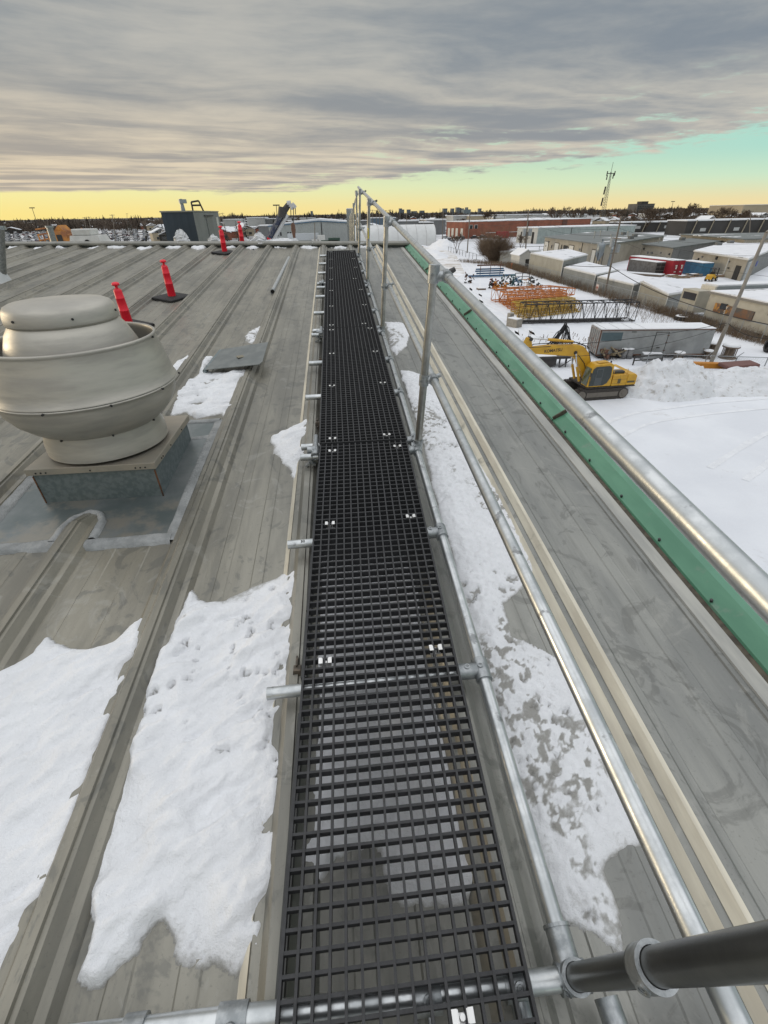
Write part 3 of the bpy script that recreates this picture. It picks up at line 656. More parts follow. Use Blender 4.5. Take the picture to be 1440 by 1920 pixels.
mb = MB(); mb.box((x1+.001, y0-.001, (zt+fz(y0))/2-.03), (.008, .008, zt-fz(y0)-.06)); mb.build('rusty_corner', rust, curb); MB().box((x0-.001, y0-.001, (zt+fz(y0))/2-.03), (.007, .007, zt-fz(y0)-.06)).build('rusty_corner', rust, curb)
# flashing sheet and sealant
flm = mat('flashing_sheet', (.22, .235, .235), (.13, .155, .155), scale=2.6, rough=.42, metal=.55, detail=5, coord='World', c3=(.25, .24, .21), c3s=1.9, c3lo=.52, c3hi=.62)
slm = mat('sealant', (.30, .31, .31), (.21, .22, .22), scale=9, rough=.7, bump=1.0, bscale=30, bdist=.012, coord='World')
mb = MB(); X0, X1, Y0, Y1 = -2.24, -1.075, 2.22, 3.72
mb.add([(a, b, fz(b)+.012) for a, b in ((X0, Y0), (X1, Y0), (X1, Y1), (X0, Y1))], [(0, 1, 2, 3)])
mb.build('flashing', flm, fan)
def seal(pts, wd, seed, h=.012, name='sealant'):
    pts = np.array(pts, float); L = np.r_[0, np.cumsum(np.hypot(*np.diff(pts, axis=0).T))]; n = int(L[-1]/.012)+2; s_ = np.linspace(0, L[-1], n)
    x = np.interp(s_, L, pts[:, 0]); y = np.interp(s_, L, pts[:, 1]); tx, ty = np.gradient(x), np.gradient(y); q = np.hypot(tx, ty); nx_, ny_ = -ty/q, tx/q
    u = np.linspace(-1, 1, 9); wv = wd*(.8+.5*fbm(s_*7, s_*0, seed, 4)); X = x[:, None]+nx_[:, None]*u*wv[:, None]; Y = y[:, None]+ny_[:, None]*u*wv[:, None]
    Z = fz(Y)+.012+h*(1-np.abs(u)**3)*(.6+.8*fbm(X*20, Y*20, seed+1))-.012*(np.abs(u) > .99)
    return grid_obj(name, X, Y, Z-fz(3.03), np.ones(X.shape, bool), slm, parent=fan)
def seal_w(pts, wd, seed, h=.012):
    o = seal(pts, wd, seed, h); o.location = (1.615, -3.03, 0); return o
seal_w([(X0, Y0), (-1.72, Y0+.01), (-1.50, Y0-.01), (X1, Y0)], .045, 1); seal_w([(X1, Y0-.03), (X1-.01, 2.9), (X1+.0, Y1)], .045, 2, .008)
seal_w([(X0+.02, Y0), (X0, Y1)], .05, 3); seal_w([(X0, Y1), (X1, Y1)], .035, 4); seal_w([(x1+.0, y1+.0), (X1, y1+.03)], .03, 5, .004)
arch = [(-1.76, 2.24), (-1.755, 2.38), (-1.72, 2.47), (-1.655, 2.515), (-1.58, 2.485), (-1.54, 2.41), (-1.535, 2.24)]
seal_w(arch, .026, 6, .02)

# ================================================================== DELINEATORS
redm = mat('red_plastic', (.78, .010, .032), (.74, .010, .030), scale=8, rough=.42)
def delineator(label, loc, lean, full=True):
    t = local('delineator_post', label, 'delineator post', 'red delineator posts on the roof')
    pr = [(.062, .04), (.062, .06), (.059, .30), (.0605, .303), (.0605, .307), (.058, .31), (.053, .50), (.0545, .503), (.0545, .507), (.052, .51), (.050, .615), (.040, .645), (.020, .660), (.019, .70), (.022, .705)]
    MB().lathe(pr, n=20).build('post', redm, t)
    MB().lathe([(.022, .70), (.045, .705), (.048, .72), (.042, .742), (.022, .752), (.001, .755)], n=16).build('handle', redm, t)
    b = MB(); b.lathe([(.32, 0), (.32, .045), (.295, .06), (.07, .065), (.063, .06)], n=4, sm=False); b.build('base', blackp, t)
    place(t, loc, 0, (.98, .98, .74)); t.rotation_euler = (math.atan(SL), lean, R_(12)); return t
delineator('red delineator post on a black square base, behind the fan to its right', (-2.66, 8.19, fz(8.19)), R_(0))
for lab, (x, y, z), ln in (('red delineator post partly hidden behind the exhaust fan rim', (-2.80, 6.62, fz(6.62)), 0),
                           ('red delineator post on a black base just before the ridge', (-2.61, 12.55, fz(12.55)), 0),
                           ('farthest red delineator post, base hidden beyond the ridge', (-2.47, 14.3, fz(13.6)-.02), 0)):
    o = dup([q for q in COL.objects if q.name == 'delineator_post'][0], (x, y, z), 0, (.98, .98, .74), lab); o.rotation_euler = (math.atan(SL), ln, R_(12))
# loose plate, loose pipe, vents
t = thing('loose_steel_plate', 'loose galvanised steel plate with a folded edge lying across a roof seam', 'steel plate', tuple(RP(445, 672, -1.66)))
c = [RP(385, 693, -1.70), RP(415, 655, -1.66), RP(503, 641, -1.60), RP(492, 678, -1.63), RP(486, 683, -1.635)]
P = [np.array(q) for q in c]; mb = MB(); nn = len(P)
mb.add(P+[q-np.array((0, 0, .006)) for q in P], [tuple(range(nn))[::-1], tuple(range(nn, 2*nn))]+[(i, (i+1) % nn, nn+(i+1) % nn, nn+i) for i in range(nn)])
platem = mat('plate_steel', (.20, .215, .21), (.15, .165, .165), scale=7, rough=.42, metal=.6)
mb.build('plate', platem, t)
mb = MB(); a, b = P[0], P[1]; mb.tube(a+np.array((-.012, 0, -.02)), b+np.array((-.012, 0, -.02)), .022, n=8); mb.build('folded_edge', curbm, t)
ctr = sum(P)/nn; mb = MB(); mb.box(ctr+np.array((-.02, .02, .003)), (.10, .07, .003), rz=.5, rx=.08); mb.build('cut_out', mat('plate_hole', (.20, .18, .13)), t)
a, b = RP(511, 547, -1.735), RP(542, 484, -1.735)
t = thing('loose_pipe', 'loose steel pipe lying on the roof near the ridge, open end towards the camera', 'pipe', tuple(a))
mb = MB(); mb.tube(a, b, .036, n=18, cap=False); mb.build('pipe', galv, t); d = (b-a)/np.linalg.norm(b-a)
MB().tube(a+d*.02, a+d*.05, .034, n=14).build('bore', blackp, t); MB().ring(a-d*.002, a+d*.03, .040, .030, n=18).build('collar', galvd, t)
def vent(label, base, top, r, boot=True):
    t = thing('vent_pipe', label, 'vent pipe', tuple(base)); MB().tube(base, top, r, n=18).build('pipe', galvd, t)
    if boot: MB().lathe([(r*2.6, 0), (r*2.2, .02), (r*1.5, .20), (r*1.1, .22)], tuple(base), n=20).build('boot', mat('boot_white', (.5, .52, .52), rough=.5), t)
    mb = MB(); tp = np.array(top, float); mb.tube(tp-(0, 0, .05), tp+(0, 0, .01), r*1.3, n=16); mb.build('cap', galvd, t); return t
b_ = RP(4, 530, -1.77); vent('grey vent pipe with pale flashing boot at the left edge of the roof', b_, AT(-2, 425, b_[1])+np.array((0, 0, 0)), .075)
b_ = np.array((AT(102, 460, 20)[0], 20.0, fz(13)-SL*7)); vent('leaning grey vent pipe standing beyond the ridge on the left', b_, AT(92, 424, 20), .10, False)

# ================================================================== GROUND
def ground_mat():
    m = bpy.data.materials.new('ground_snow'); m.use_nodes = True; t = m.node_tree; N = NT(t); b = t.nodes['Principled BSDF']
    pos = N.n('ShaderNodeNewGeometry').outputs['Position']; sp = N.n('ShaderNodeSeparateXYZ'); N.l(pos, sp.inputs[0])
    white = N.mix(N.mr(N.noise(pos, .25, 5), .3, .7), (.745, .765, .80, 1), (.675, .695, .735, 1))
    # grass stalks and trodden dirt showing through
    d1 = N.mr(N.noise(pos, .35, 7, .72), .60, .72)
    white = N.mix(N.m('MULTIPLY', d1, .35), white, (.32, .28, .23, 1))
    dist = N.mr(sp.outputs[1], 130, 420); 
    town = N.mix(N.mr(N.noise(pos, .03, 6, .7), .44, .56), (.60, .61, .63, 1), (.07, .06, .05, 1))
    far = N.mr(sp.outputs[1], 900, 2500)
    town = N.mix(far, town, (.07, .065, .062, 1))
    c = N.mix(dist, white, town); N.l(c, b.inputs['Base Color']); b.inputs['Roughness'].default_value = .85
    bp = N.n('ShaderNodeBump'); bp.inputs['Distance'].default_value = .10; bp.inputs['Strength'].default_value = .6
    N.l(N.m('ADD', N.noise(pos, 1.1, 6, .6), N.m('MULTIPLY', N.noise(pos, .22, 3), 2.0)), bp.inputs['Height']); N.l(bp.outputs[0], b.inputs['Normal'])
    return m
gs = MB(); gs.add([(-12000, -3000, GZ), (12000, -3000, GZ), (12000, 22000, GZ), (-12000, 22000, GZ)], [(0, 1, 2, 3)])
tag(gs.build('ground', ground_mat()), kind='structure')
roadm = mat('packed_snow_road', (.66, .65, .64), (.42, .37, .31), scale=.35, rough=.8, coord='World', detail=7, lo=.42, hi=.68, bump=1, bscale=1.2, bdist=.08, c3=(.80, .81, .84), c3s=.2, c3lo=.45, c3hi=.6)
rd = [G(800, 560), G(872, 512), G(856, 480), G(838, 466), G(812, 460), G(790, 458), G(790, 462), G(800, 470), G(815, 490), G(780, 540)]
tag(MB().add([(p[0], p[1], GZ+.02) for p in rd], [tuple(range(len(rd)))]).build('road', roadm), kind='structure')
def mound(name, label, cx, cy, rx, ry, h, seed, res=.25, rot=0, m=None, kind='stuff', cat='snow'):
    nx, ny = int(2.3*rx/res), int(2.3*ry/res); U, V = np.meshgrid(np.linspace(-1.15, 1.15, nx), np.linspace(-1.15, 1.15, ny))
    d = np.hypot(U, V)+(fbm(U*3+9, V*3, seed, 4)-.5)*.35
    Z = h*np.clip(1-d, 0, 1)**.8*(.75+.5*fbm(U*4, V*4+3, seed+1, 4))+h*.14*(fbm(U*14, V*14, seed+2, 4)-.5)*(d < 1)
    Z -= .25*np.clip(.42-fbm(U*9+2, V*9, seed+4, 3), 0, 1)*h*(d < .9)
    X, Y = U*rx, V*ry; c, s_ = math.cos(rot), math.sin(rot)
    return tag(grid_obj(name, cx+X*c-Y*s_, cy+X*s_+Y*c, GZ-.06+Z, d < 1.02, m or snowd), label, cat, kind=kind)
mound('snow_pile', 'big ploughed snow pile with dirty lumps right behind the yellow excavator', 25.2, 32.4, 4.6, 3.0, 2.7, 5, res=.11, rot=.1)
mound('snow_pile', 'long lower ploughed snow pile in front of the leaning pale pole', 32.0, 32.3, 6.6, 2.8, 1.7, 15, res=.13)
mound('snow_pile', 'snow pile continuing at the right edge of the picture', 40.0, 32.4, 6.0, 3.0, 2.2, 16, res=.18)
mound('snow_pile', 'low spill of ploughed snow beside the excavator tracks', 22.8, 32.6, 1.8, 2.0, .5, 25, res=.12)
mound('snow_pile', 'ploughed snow mound at the head of the driveway', 42.5, 200, 6, 12, 3.6, 35, res=.5, m=snowy)
mound('snow_pile', 'long snow windrow left of the driveway', 33, 172, 3.5, 18, 1.6, 45, res=.5, m=snowy)
mound('snow_pile', 'snow pile in front of the white tunnel shelter', 30, 215, 10, 4, 1.2, 55, res=.6, m=snowy)

# ================================================================== PLANTS
def branches(mb, p, d, L, r, depth, rng, spread=.55, minr=.0):
    q = p+d*L; mb.tube(p, q, r, r*.68, n=5 if depth > 2 else 3, cap=False)
    if depth == 0: return
    for k in range(rng.choice([2, 3, 3])):
        nd = d+np.array([rng.uniform(-1, 1), rng.uniform(-1, 1), rng.uniform(-.35, .7)])*spread; nd /= np.linalg.norm(nd)
        branches(mb, q if k else p+d*L*.75, nd, L*rng.uniform(.62, .85), max(r*.62, minr), depth-1, rng, spread, minr)
barkm = mat('bare_bark', (.075, .058, .045), (.05, .04, .032), scale=3, rough=.9)
twigm = mat('bare_twigs', (.13, .095, .065), (.085, .06, .045), scale=2, rough=.95)
bushm = mat('bush_twigs', (.20, .145, .095), (.12, .085, .058), scale=1.2, rough=.95)
evm = mat('evergreen_needles', (.022, .030, .018), (.014, .018, .011), scale=3, rough=.9)
weedm = mat('dry_weed', (.22, .16, .10), (.13, .09, .06), scale=2, rough=.95)
def bare_mesh(h, seed, depth=6, spread=.6, minr=.012, multi=1):
    rng = random.Random(seed); tr = MB(); cr = MB()
    for k in range(multi):
        b = np.array([rng.uniform(-.4, .4)*(multi > 1), rng.uniform(-.4, .4)*(multi > 1), 0.0]); d = np.array([rng.uniform(-.35, .35)*(1 if multi > 1 else .2), rng.uniform(-.35, .35)*(1 if multi > 1 else .2), 1.0]); d /= np.linalg.norm(d)
        L = h*.22; r = h*.016; tr.tube(b, b+d*L, r, r*.8, n=7, cap=False)
        for j in range(3):
            nd = d+np.array([rng.uniform(-1, 1), rng.uniform(-1, 1), rng.uniform(0, .5)])*spread; nd /= np.linalg.norm(nd)
            branches(cr, b+d*L*rng.uniform(.75, 1), nd, h*.20, r*.62, depth-1, rng, spread, minr)
    return tr, cr
def bare_tree(label, x, y, h, seed, minr=.02, depth=6, multi=1, group=None, spread=.6):
    t = thing('bare_tree', label, 'tree', (x, y, GZ), group); tr, cr = bare_mesh(h, seed, depth, spread, minr, multi)
    for m_, n_, mm in ((tr, 'trunk', barkm), (cr, 'crown', twigm)):
        m_.v = [(a+x, b+y, c+GZ) for a, b, c in m_.v]; m_.build(n_, mm, t)
    return t
def conifer_mb(h, seed, wdt=.24):
    rng = random.Random(seed); mb = MB(); n = 420
    for i in range(n):
        f = rng.random()**.8; z = h*(.06+.94*f); r = h*wdt*(1-f)**.85*rng.uniform(.35, 1.05)*(1+.25*math.sin(f*40)); a = rng.uniform(0, 6.283)
        c = np.array([r*math.cos(a), r*math.sin(a), z]); s_ = h*rng.uniform(.02, .045)*(1.25-f); u = np.array([math.cos(a), math.sin(a), -.45]); v = np.array([-math.sin(a), math.cos(a), .1])
        mb.add([c-u*s_, c+v*s_*.6, c+u*s_*1.3, c-v*s_*.6], [(0, 1, 2, 3)])
    return mb
def conifer(label, x, y, h, seed, group=None, wdt=.24):
    t = thing('spruce_tree', label, 'tree', (x, y, GZ), group); MB().tube((x, y, GZ), (x, y, GZ+h*.95), h*.018, .01, n=6).build('trunk', barkm, t)
    mb = conifer_mb(h, seed, wdt); mb.v = [(a+x, b+y, c+GZ) for a, b, c in mb.v]; mb.build('crown', evm, t); return t
# the big bush and its neighbours
bp_ = G(905, 492)
def bush(label, x, y, w_, h, seed, n=900, r=.02):
    t = thing('bare_bush', label, 'bush', (x, y, GZ)); rng = random.Random(seed); mb = MB()
    for i in range(n):
        a = rng.uniform(0, 6.28); rr = rng.random()**.7*w_*.42*(.7+.5*math.sin(a*3+seed)); p = np.array([x+rr*math.cos(a)*.5, y+rr*math.sin(a)*.5, GZ+rng.uniform(0, h*.35)])
        d = np.array([math.cos(a)*rng.uniform(.1, .9), math.sin(a)*rng.uniform(.1, .9), rng.uniform(.3, 1.1)]); L = h*rng.uniform(.25, .95)*(1-.9*rr/w_); q = p+d*L*.6; e = q+(d+np.array([rng.uniform(-.5, .5), rng.uniform(-.5, .5), 0]))*L*.35
        mb.tube(p, q, r, r*.8, n=3, cap=False); mb.tube(q, e, r*.8, r*.5, n=3, cap=False)
        for k in range(2):
            s_ = p+(q-p)*rng.uniform(.4, 1); mb.tube(s_, s_+np.array([rng.uniform(-1, 1), rng.uniform(-1, 1), rng.uniform(0, 1)])*L*.3, r*.6, n=3, cap=False)
    mb.build('branches', bushm, t); tr = MB()
    for i in range(9): tr.tube((x+rng.uniform(-.5, .5), y+rng.uniform(-.5, .5), GZ), (x+rng.uniform(-1.5, 1.5), y+rng.uniform(-1.5, 1.5), GZ+h*.5), .09, .05, n=6)
    tr.build('stems', barkm, t); return t
bush('big dense brown leafless bush beside the driveway', 43.5, 137, 12, 8.5, 3, n=1700, r=.024)
bush('small bare bush behind the big brown bush, nearer the brick building', 48, 162, 7, 6.0, 4, n=500, r=.03)
bush('thin bare shrub right of the driveway pole', 52, 152, 6, 5.5, 5, n=260, r=.03)
bush('scrubby bush by the white gable shed', 47, 126, 5, 2.4, 6, n=500)
p = G(857, 474); bare_tree('small bare tree left of the driveway pole', p[0], p[1], 7.0, 11, minr=.03, multi=2)
p = G(975, 478); bare_tree('slim bare tree behind the small gable shed', p[0], p[1], 7.0, 12, minr=.03)
def weeds(label, pts, n, h, wdt, seed, r=.012):
    rng = random.Random(seed); mb = MB(); P = np.array(pts, float)
    for i in range(n):
        k = rng.randrange(len(P)-1); f = rng.random(); c = P[k]*(1-f)+P[k+1]*f
        x, y = c[0]+rng.gauss(0, wdt), c[1]+rng.gauss(0, wdt); z = GZ; L = h*rng.uniform(.3, 1.1); d = np.array([rng.uniform(-.35, .35), rng.uniform(-.35, .35), 1.0])
        q = np.array([x, y, z])+d*L; mb.tube((x, y, z), q, r, r*.4, n=3, cap=False)
        if rng.random() < .6: mb.tube(np.array([x, y, z])+d*L*.6, np.array([x, y, z])+d*L*.6+np.array([rng.uniform(-.3, .3), rng.uniform(-.3, .3), .3])*L, r*.6, n=3, cap=False)
    return tag(mb.build('dry_weeds', weedm), label, 'weeds', kind='stuff')
weeds('tall dry weeds along the fence in front of the metal sheds', [(43.0, 45), (43.0, 112), (43.2, 124)], 5200, 1.3, .35, 1, .017)
weeds('dry weeds and grass below the beige building at the right', [(43.6, 30), (43.6, 52), (43.8, 62)], 4200, .9, .5, 2, .014)
weeds('scattered dry stalks in the snow beyond the black lattice boom', [(30, 70), (40, 62), (41, 52)], 900, .6, 2.0, 3, .012)
weeds('dry grass verge around the big brown bush', [(36, 142), (43, 130), (45, 124)], 1600, .9, 1.2, 4, .02)

# ================================================================== BUILDINGS
def wallm(name, c, per=.6, c2=None): return mat(name, c, c2 or tuple(k*.85 for k in c), scale=.6, rough=.6, wave=('xy', per, 1.0), bdist=.05, bump=.2, bscale=2, spec=.3)
roof_grey = mat('flat_roof_grey', (.15, .165, .16), (.12, .13, .13), scale=.3, rough=.7, coord='World', detail=6)
roof_part = mat('roof_grey_snow', (.16, .175, .17), (.13, .14, .14), scale=.3, rough=.7, coord='World', c3=(.78, .79, .81), c3s=.11, c3lo=.57, c3hi=.61)
roof_snow = mat('roof_snow_patchy', (.75, .76, .79), (.68, .69, .72), scale=.5, rough=.85, coord='World', detail=6, c3=(.33, .34, .34), c3s=.32, c3lo=.60, c3hi=.68, bump=1, bscale=4, bdist=.03)
doorw = mat('door_cream', (.62, .60, .54), rough=.5); doorg = mat('door_grey', (.36, .38, .39), rough=.5, wave=('z', .5, 1), bdist=.03)
winm = mat('window_dark', (.03, .035, .04), rough=.15); darkm = mat('opening_dark', (.03, .028, .025), rough=.8)
def building(label, poly, h, wall, roof, cat='building', name='industrial_building', over=.25, snow_top=False, group=None, th=.22):
    poly = [tuple(p[:2]) for p in poly]; n = len(poly); hs = h if hasattr(h, '__len__') else [h]*n
    c = np.mean(poly, 0); t = thing(name, label, cat, (c[0], c[1], GZ), group)
    MB().prism(poly, GZ, [GZ+k for k in hs]).build('wall', wall, t)
    ex = []
    for p in poly:
        d = np.array(p)-c; ex.append(tuple(np.array(p)+d/np.linalg.norm(d)*over*1.4))
    r = MB().prism(ex, [GZ+k+.003 for k in hs], [GZ+k+th for k in hs]).build('roof', roof, t)
    if snow_top:
        ins = [tuple(np.array(p)-(np.array(p)-c)/np.linalg.norm(np.array(p)-c)*.25) for p in ex]
        MB().prism(ins, [GZ+k+th+.004 for k in hs], [GZ+k+th+.12 for k in hs]).build('snow_cover', roof_snow, r)
    return t
def opening(t, A, B, f0, f1, z0, z1, m, name='door', th=.07, frame=None):
    A, B = np.array(A[:2], float), np.array(B[:2], float); c = np.array(ORG[t.name][:2]); d = B-A; L = np.linalg.norm(d); u = d/L; nrm = np.array([u[1], -u[0]])
    if np.dot((A+B)/2-c, nrm) < 0: nrm = -nrm
    p, q = A+d*f0, A+d*f1; o = [p+nrm*.002, q+nrm*.002, q+nrm*th, p+nrm*th]
    par = MB().prism([tuple(k) for k in o], GZ+z0, GZ+z1).build(name, m, t)
    if frame:
        e = u*.12; fr_ = MB()
        for a, b, za, zb in ((p-e, p, z0, z1+.12), (q, q+e, z0, z1+.12), (p, q, z1, z1+.12)):
            fr_.prism([tuple(k) for k in (a+nrm*.002, b+nrm*.002, b+nrm*(th+.03), a+nrm*(th+.03))], GZ+za, GZ+zb)
        fr_.build('frame', frame, par)
    return par
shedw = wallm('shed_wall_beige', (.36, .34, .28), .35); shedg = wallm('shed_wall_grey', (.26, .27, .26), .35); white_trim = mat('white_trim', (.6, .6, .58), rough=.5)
def shed(label, P, hs, wall=shedw, side=shedg):
    t = building(label, P, hs, wall, white_trim, 'shed', 'metal_shed', .12, True, None, .14)
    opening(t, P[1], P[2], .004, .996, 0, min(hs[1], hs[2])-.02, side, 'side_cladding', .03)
    for k in (0, 1): MB().b2((P[k][0]-.05, P[k][1]-.06, GZ), (P[k][0]-.003, P[k][1]+.06, GZ+hs[k])).build('corner_trim', white_trim, t)
    return t
shed('tallest beige metal shed behind the fence, farthest along the row', [(44, 112.5), (43.3, 93.6), (55, 107.7), (58, 124)], [3.7, 3.7, 3.5, 3.5])
shed('low metal shed with snow roof, second from the far end of the row', [(43.3, 92.6), (43.6, 81), (51, 87), (52.0, 101.5)], [2.6, 2.5, 2.5, 2.6], shedg)
shed('lowest small metal shed in the middle of the row', [(43.7, 80.2), (44.3, 70.6), (51.2, 76.5), (50.8, 86.2)], [2.3, 2.2, 2.2, 2.3], shedg)
shed('grey-sided metal shed with sloping snow roof, nearest of the row', [(44.9, 69.8), (44.1, 61.8), (50.6, 66.4), (51.6, 75.2)], [2.75, 2.05, 1.75, 2.45])
t = thing('gable_shed', 'tiny white gable-roofed shed left of the beige sheds', 'shed', (45.2, 121, GZ))
MB().prism([(43.6, 118), (47, 118), (47, 124), (43.6, 124)], GZ, GZ+3.0).build('wall', mat('shed_white', (.55, .54, .50), rough=.6), t)
mb = MB(); mb.side([(43.3, GZ+2.9), (45.3, GZ+4.1), (47.3, GZ+2.9), (47.3, GZ+3.05), (45.3, GZ+4.28), (43.3, GZ+3.05)], 117.7, 124.3); mb.build('roof', snowy, t)
MB().side([(43.6, GZ+3.0), (45.3, GZ+4.05), (47, GZ+3.0)], 117.98, 118.1).build('gable', mat('shed_white', (0, 0, 0)), t)
opening(t, (43.6, 118), (47, 118), .45, .8, 0, 2.2, darkm)
p = G(952, 492); building('low cream wall-sided hut with snow roof beside the big bush', [(p[0]-3, p[1]-2), (p[0]+8, p[1]-2), (p[0]+8, p[1]+5), (p[0]-3, p[1]+5)], 2.6, mat('hut_cream', (.45, .43, .37)), white_trim, 'hut', 'storage_hut', .2, True)
# long beige building with pale doors
bw = wallm('beige_wall', (.37, .335, .27), .5)
A, B, D_ = (68.6, 165), (65.6, 120.8), (103, 155)
bl = building('long beige industrial building with pale doors and a grey roof', [A, B, D_, (107, 200)], 4.5, bw, roof_part, over=.5)
for k, (f0, f1, m_, h_) in enumerate([(.02, .10, doorw, 3.4), (.23, .31, doorw, 3.4), (.36, .37, darkm, 3.2), (.40, .47, darkm, 3.2), (.50, .575, doorw, 3.4), (.86, .91, doorw, 3.2), (.70, .705, darkm, 4.4)]):
    opening(bl, A, B, f0, f1, 0, h_, m_, 'door' if h_ < 4 else 'downpipe', .12, darkm if h_ < 4 and m_ is doorw else None)
for x, y, h_ in ((75, 145, 1.6), (82, 155, 1.4), (73, 132, 1.3), (88, 150, 1.2)):
    MB().tube((x, y, GZ+4.7), (x, y, GZ+4.7+h_), .12, n=8).tube((x, y, GZ+4.7+h_), (x, y, GZ+5.0+h_), .3, n=8).build('roof_vent', galvd, bl)
# dust collector
t = thing('dust_collector', 'grey cyclone dust collector with a bent duct at the corner of the beige building', 'dust collector', (65.6, 118.6, GZ))
MB().lathe([(.1, 1.2), (.9, 2.6), (.95, 4.6), (.5, 5.1), (.3, 5.2), (.3, 5.7), (.5, 5.75), (.01, 5.9)], (64.6, 120.5, GZ), n=20).build('cyclone', mat('collector_grey', (.26, .29, .31), rough=.4, metal=.5), t)
mb = MB(); mb.path([(66.2, 118, GZ), (66.2, 118, GZ+3.6), (66.5, 118.4, GZ+4.4), (67.5, 119.5, GZ+4.7)], .35, n=10); mb.build('duct', mat('collector_grey', (0, 0, 0)), t)
mb = MB(); [mb.tube((64.6+a, 120.5+b, GZ), (64.6+a*.9, 120.5+b*.9, GZ+3.0), .07, n=6) for a in (-.7, .7) for b in (-.7, .7)]; mb.build('stand', darkm, t)
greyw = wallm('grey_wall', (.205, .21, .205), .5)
# middle beige/grey building
A, B = (83, 133), (81, 117)
mbld = building('middle industrial building with a beige end and grey long side behind the containers', [A, B, (117.5, 143.6), (124, 162)], 3.75, bw, roof_grey, over=.4)
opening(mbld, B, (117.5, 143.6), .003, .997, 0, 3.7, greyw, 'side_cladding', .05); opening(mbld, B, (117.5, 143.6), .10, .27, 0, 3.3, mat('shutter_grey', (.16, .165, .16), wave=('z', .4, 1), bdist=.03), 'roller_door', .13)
MB().tube((88, 134, GZ+3.9), (88, 134, GZ+5.2), .12, n=8).build('roof_vent', galvd, mbld)
# right building with snow roof
A, B, D_ = (81.5, 110), (76.8, 88.5), (121, 128)
rb_ = building('beige workshop with a snow-covered roof and pale garage door at the right', [A, B, D_, (126, 150)], 3.5, bw, white_trim, snow_top=True, over=.4)
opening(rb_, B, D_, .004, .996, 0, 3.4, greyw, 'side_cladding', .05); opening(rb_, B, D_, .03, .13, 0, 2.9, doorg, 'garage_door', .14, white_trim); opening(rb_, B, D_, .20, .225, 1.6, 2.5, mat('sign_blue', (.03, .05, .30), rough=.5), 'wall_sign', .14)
opening(rb_, A, B, .86, .94, 0, 2.4, darkm, 'door', .1); opening(rb_, A, B, .70, .71, 0, 3.4, white_trim, 'downpipe', .1)
building('grey-roofed warehouse with patches of snow, far right behind the workshop', [(112, 160), (108, 128), (190, 118), (200, 150)], 4.6, bw, roof_part, over=.5)
# beige building at the right edge
crm = mat('cream_stucco', (.44, .415, .345), (.37, .35, .29), scale=.7, rough=.8, bump=.5, bscale=3, bdist=.02, c3=(.28, .25, .20), c3s=.35, c3lo=.58, c3hi=.72)
A, B = (44.9, 55.4), (44.7, 24)
cb = building('cream stucco building with an old rusty sign and snow roof at the right edge', [A, B, (56, 24), (56, 55.4)], 3.15, crm, mat('eave_grey', (.2, .19, .17)), snow_top=True, over=.3)
opening(cb, A, B, .0, 1.0, -.02, .45, darkm, 'skirting', .03)
sgm = mat('rusty_sign', (.20, .10, .05), (.09, .085, .08), scale=.9, rough=.7, c3=(.45, .22, .05), c3s=.7, c3lo=.55, c3hi=.6, detail=2)
sgn = opening(cb, A, B, .045, .235, 1.35, 2.35, sgm, 'sign', .12)
lett = mat('sign_white', (.6, .58, .52), rough=.6)
for ch, f, z in (('W', .105, 2.08), ('S', .105, 1.62)):
    y = 55.4-31.4*f; text_mesh(ch, .52, 'lettering', lett, sgn, Matrix.Translation((44.9-.14-50.425-(-.0), y-ORG[cb.name][1], z)) @ Matrix(((0, 0, -1, 0), (-1, 0, 0, 0), (0, 1, 0, 0), (0, 0, 0, 1))), .01)
for ob in [o for o in COL.objects if o.name.startswith('lettering')]:
    ob.location = (0, 0, 0)
# grey trailer behind with black mark
t = thing('box_trailer', 'pale grey box trailer with snow roof parked behind the cream building', 'trailer', (52, 60, GZ))
x0_, x1_ = G(1302, 594)[0], 62
MB().b2((47.2, 57.5, GZ+.9), (62, 60.0, GZ+3.6)).build('box', mat('trailer_grey', (.30, .33, .35), rough=.5), t)
MB().b2((47.3, 57.6, GZ+3.603), (61.9, 59.9, GZ+3.75)).build('snow_cover', snowy, t); MB().b2((46.95, 57.5, GZ+.9), (47.19, 60, GZ+3.6)).build('end_frame', doorw, t)
text_mesh('JX', 1.3, 'marking', darkm, t, Matrix.Translation((1.9, -2.56, 2.35)) @ Matrix(((1, 0, 0, 0), (0, 0, -1, 0), (0, 1, 0, 0), (0, 0, 0, 1))), .01)
for x in (49, 59, 60.5): MB().tube((x, 57.6, GZ+.5), (x, 57.9, GZ+.5), .5, n=16).build('wheel', blackp, t)
t = thing('box_truck', 'cream box truck body nosed against the grey shed corner', 'truck', (46.5, 58.5, GZ)); MB().b2((45.0, 57.6, GZ+.6), (46.7, 60.6, GZ+3.1)).build('box', crm, t)
MB().b2((44.95, 57.8, GZ+2.0), (44.997, 60.2, GZ+2.8)).build('window', winm, t)
for y in (58.2, 60.0): MB().tube((45.05, y, GZ+.45), (45.35, y, GZ+.45), .45, n=14).build('wheel', blackp, t)

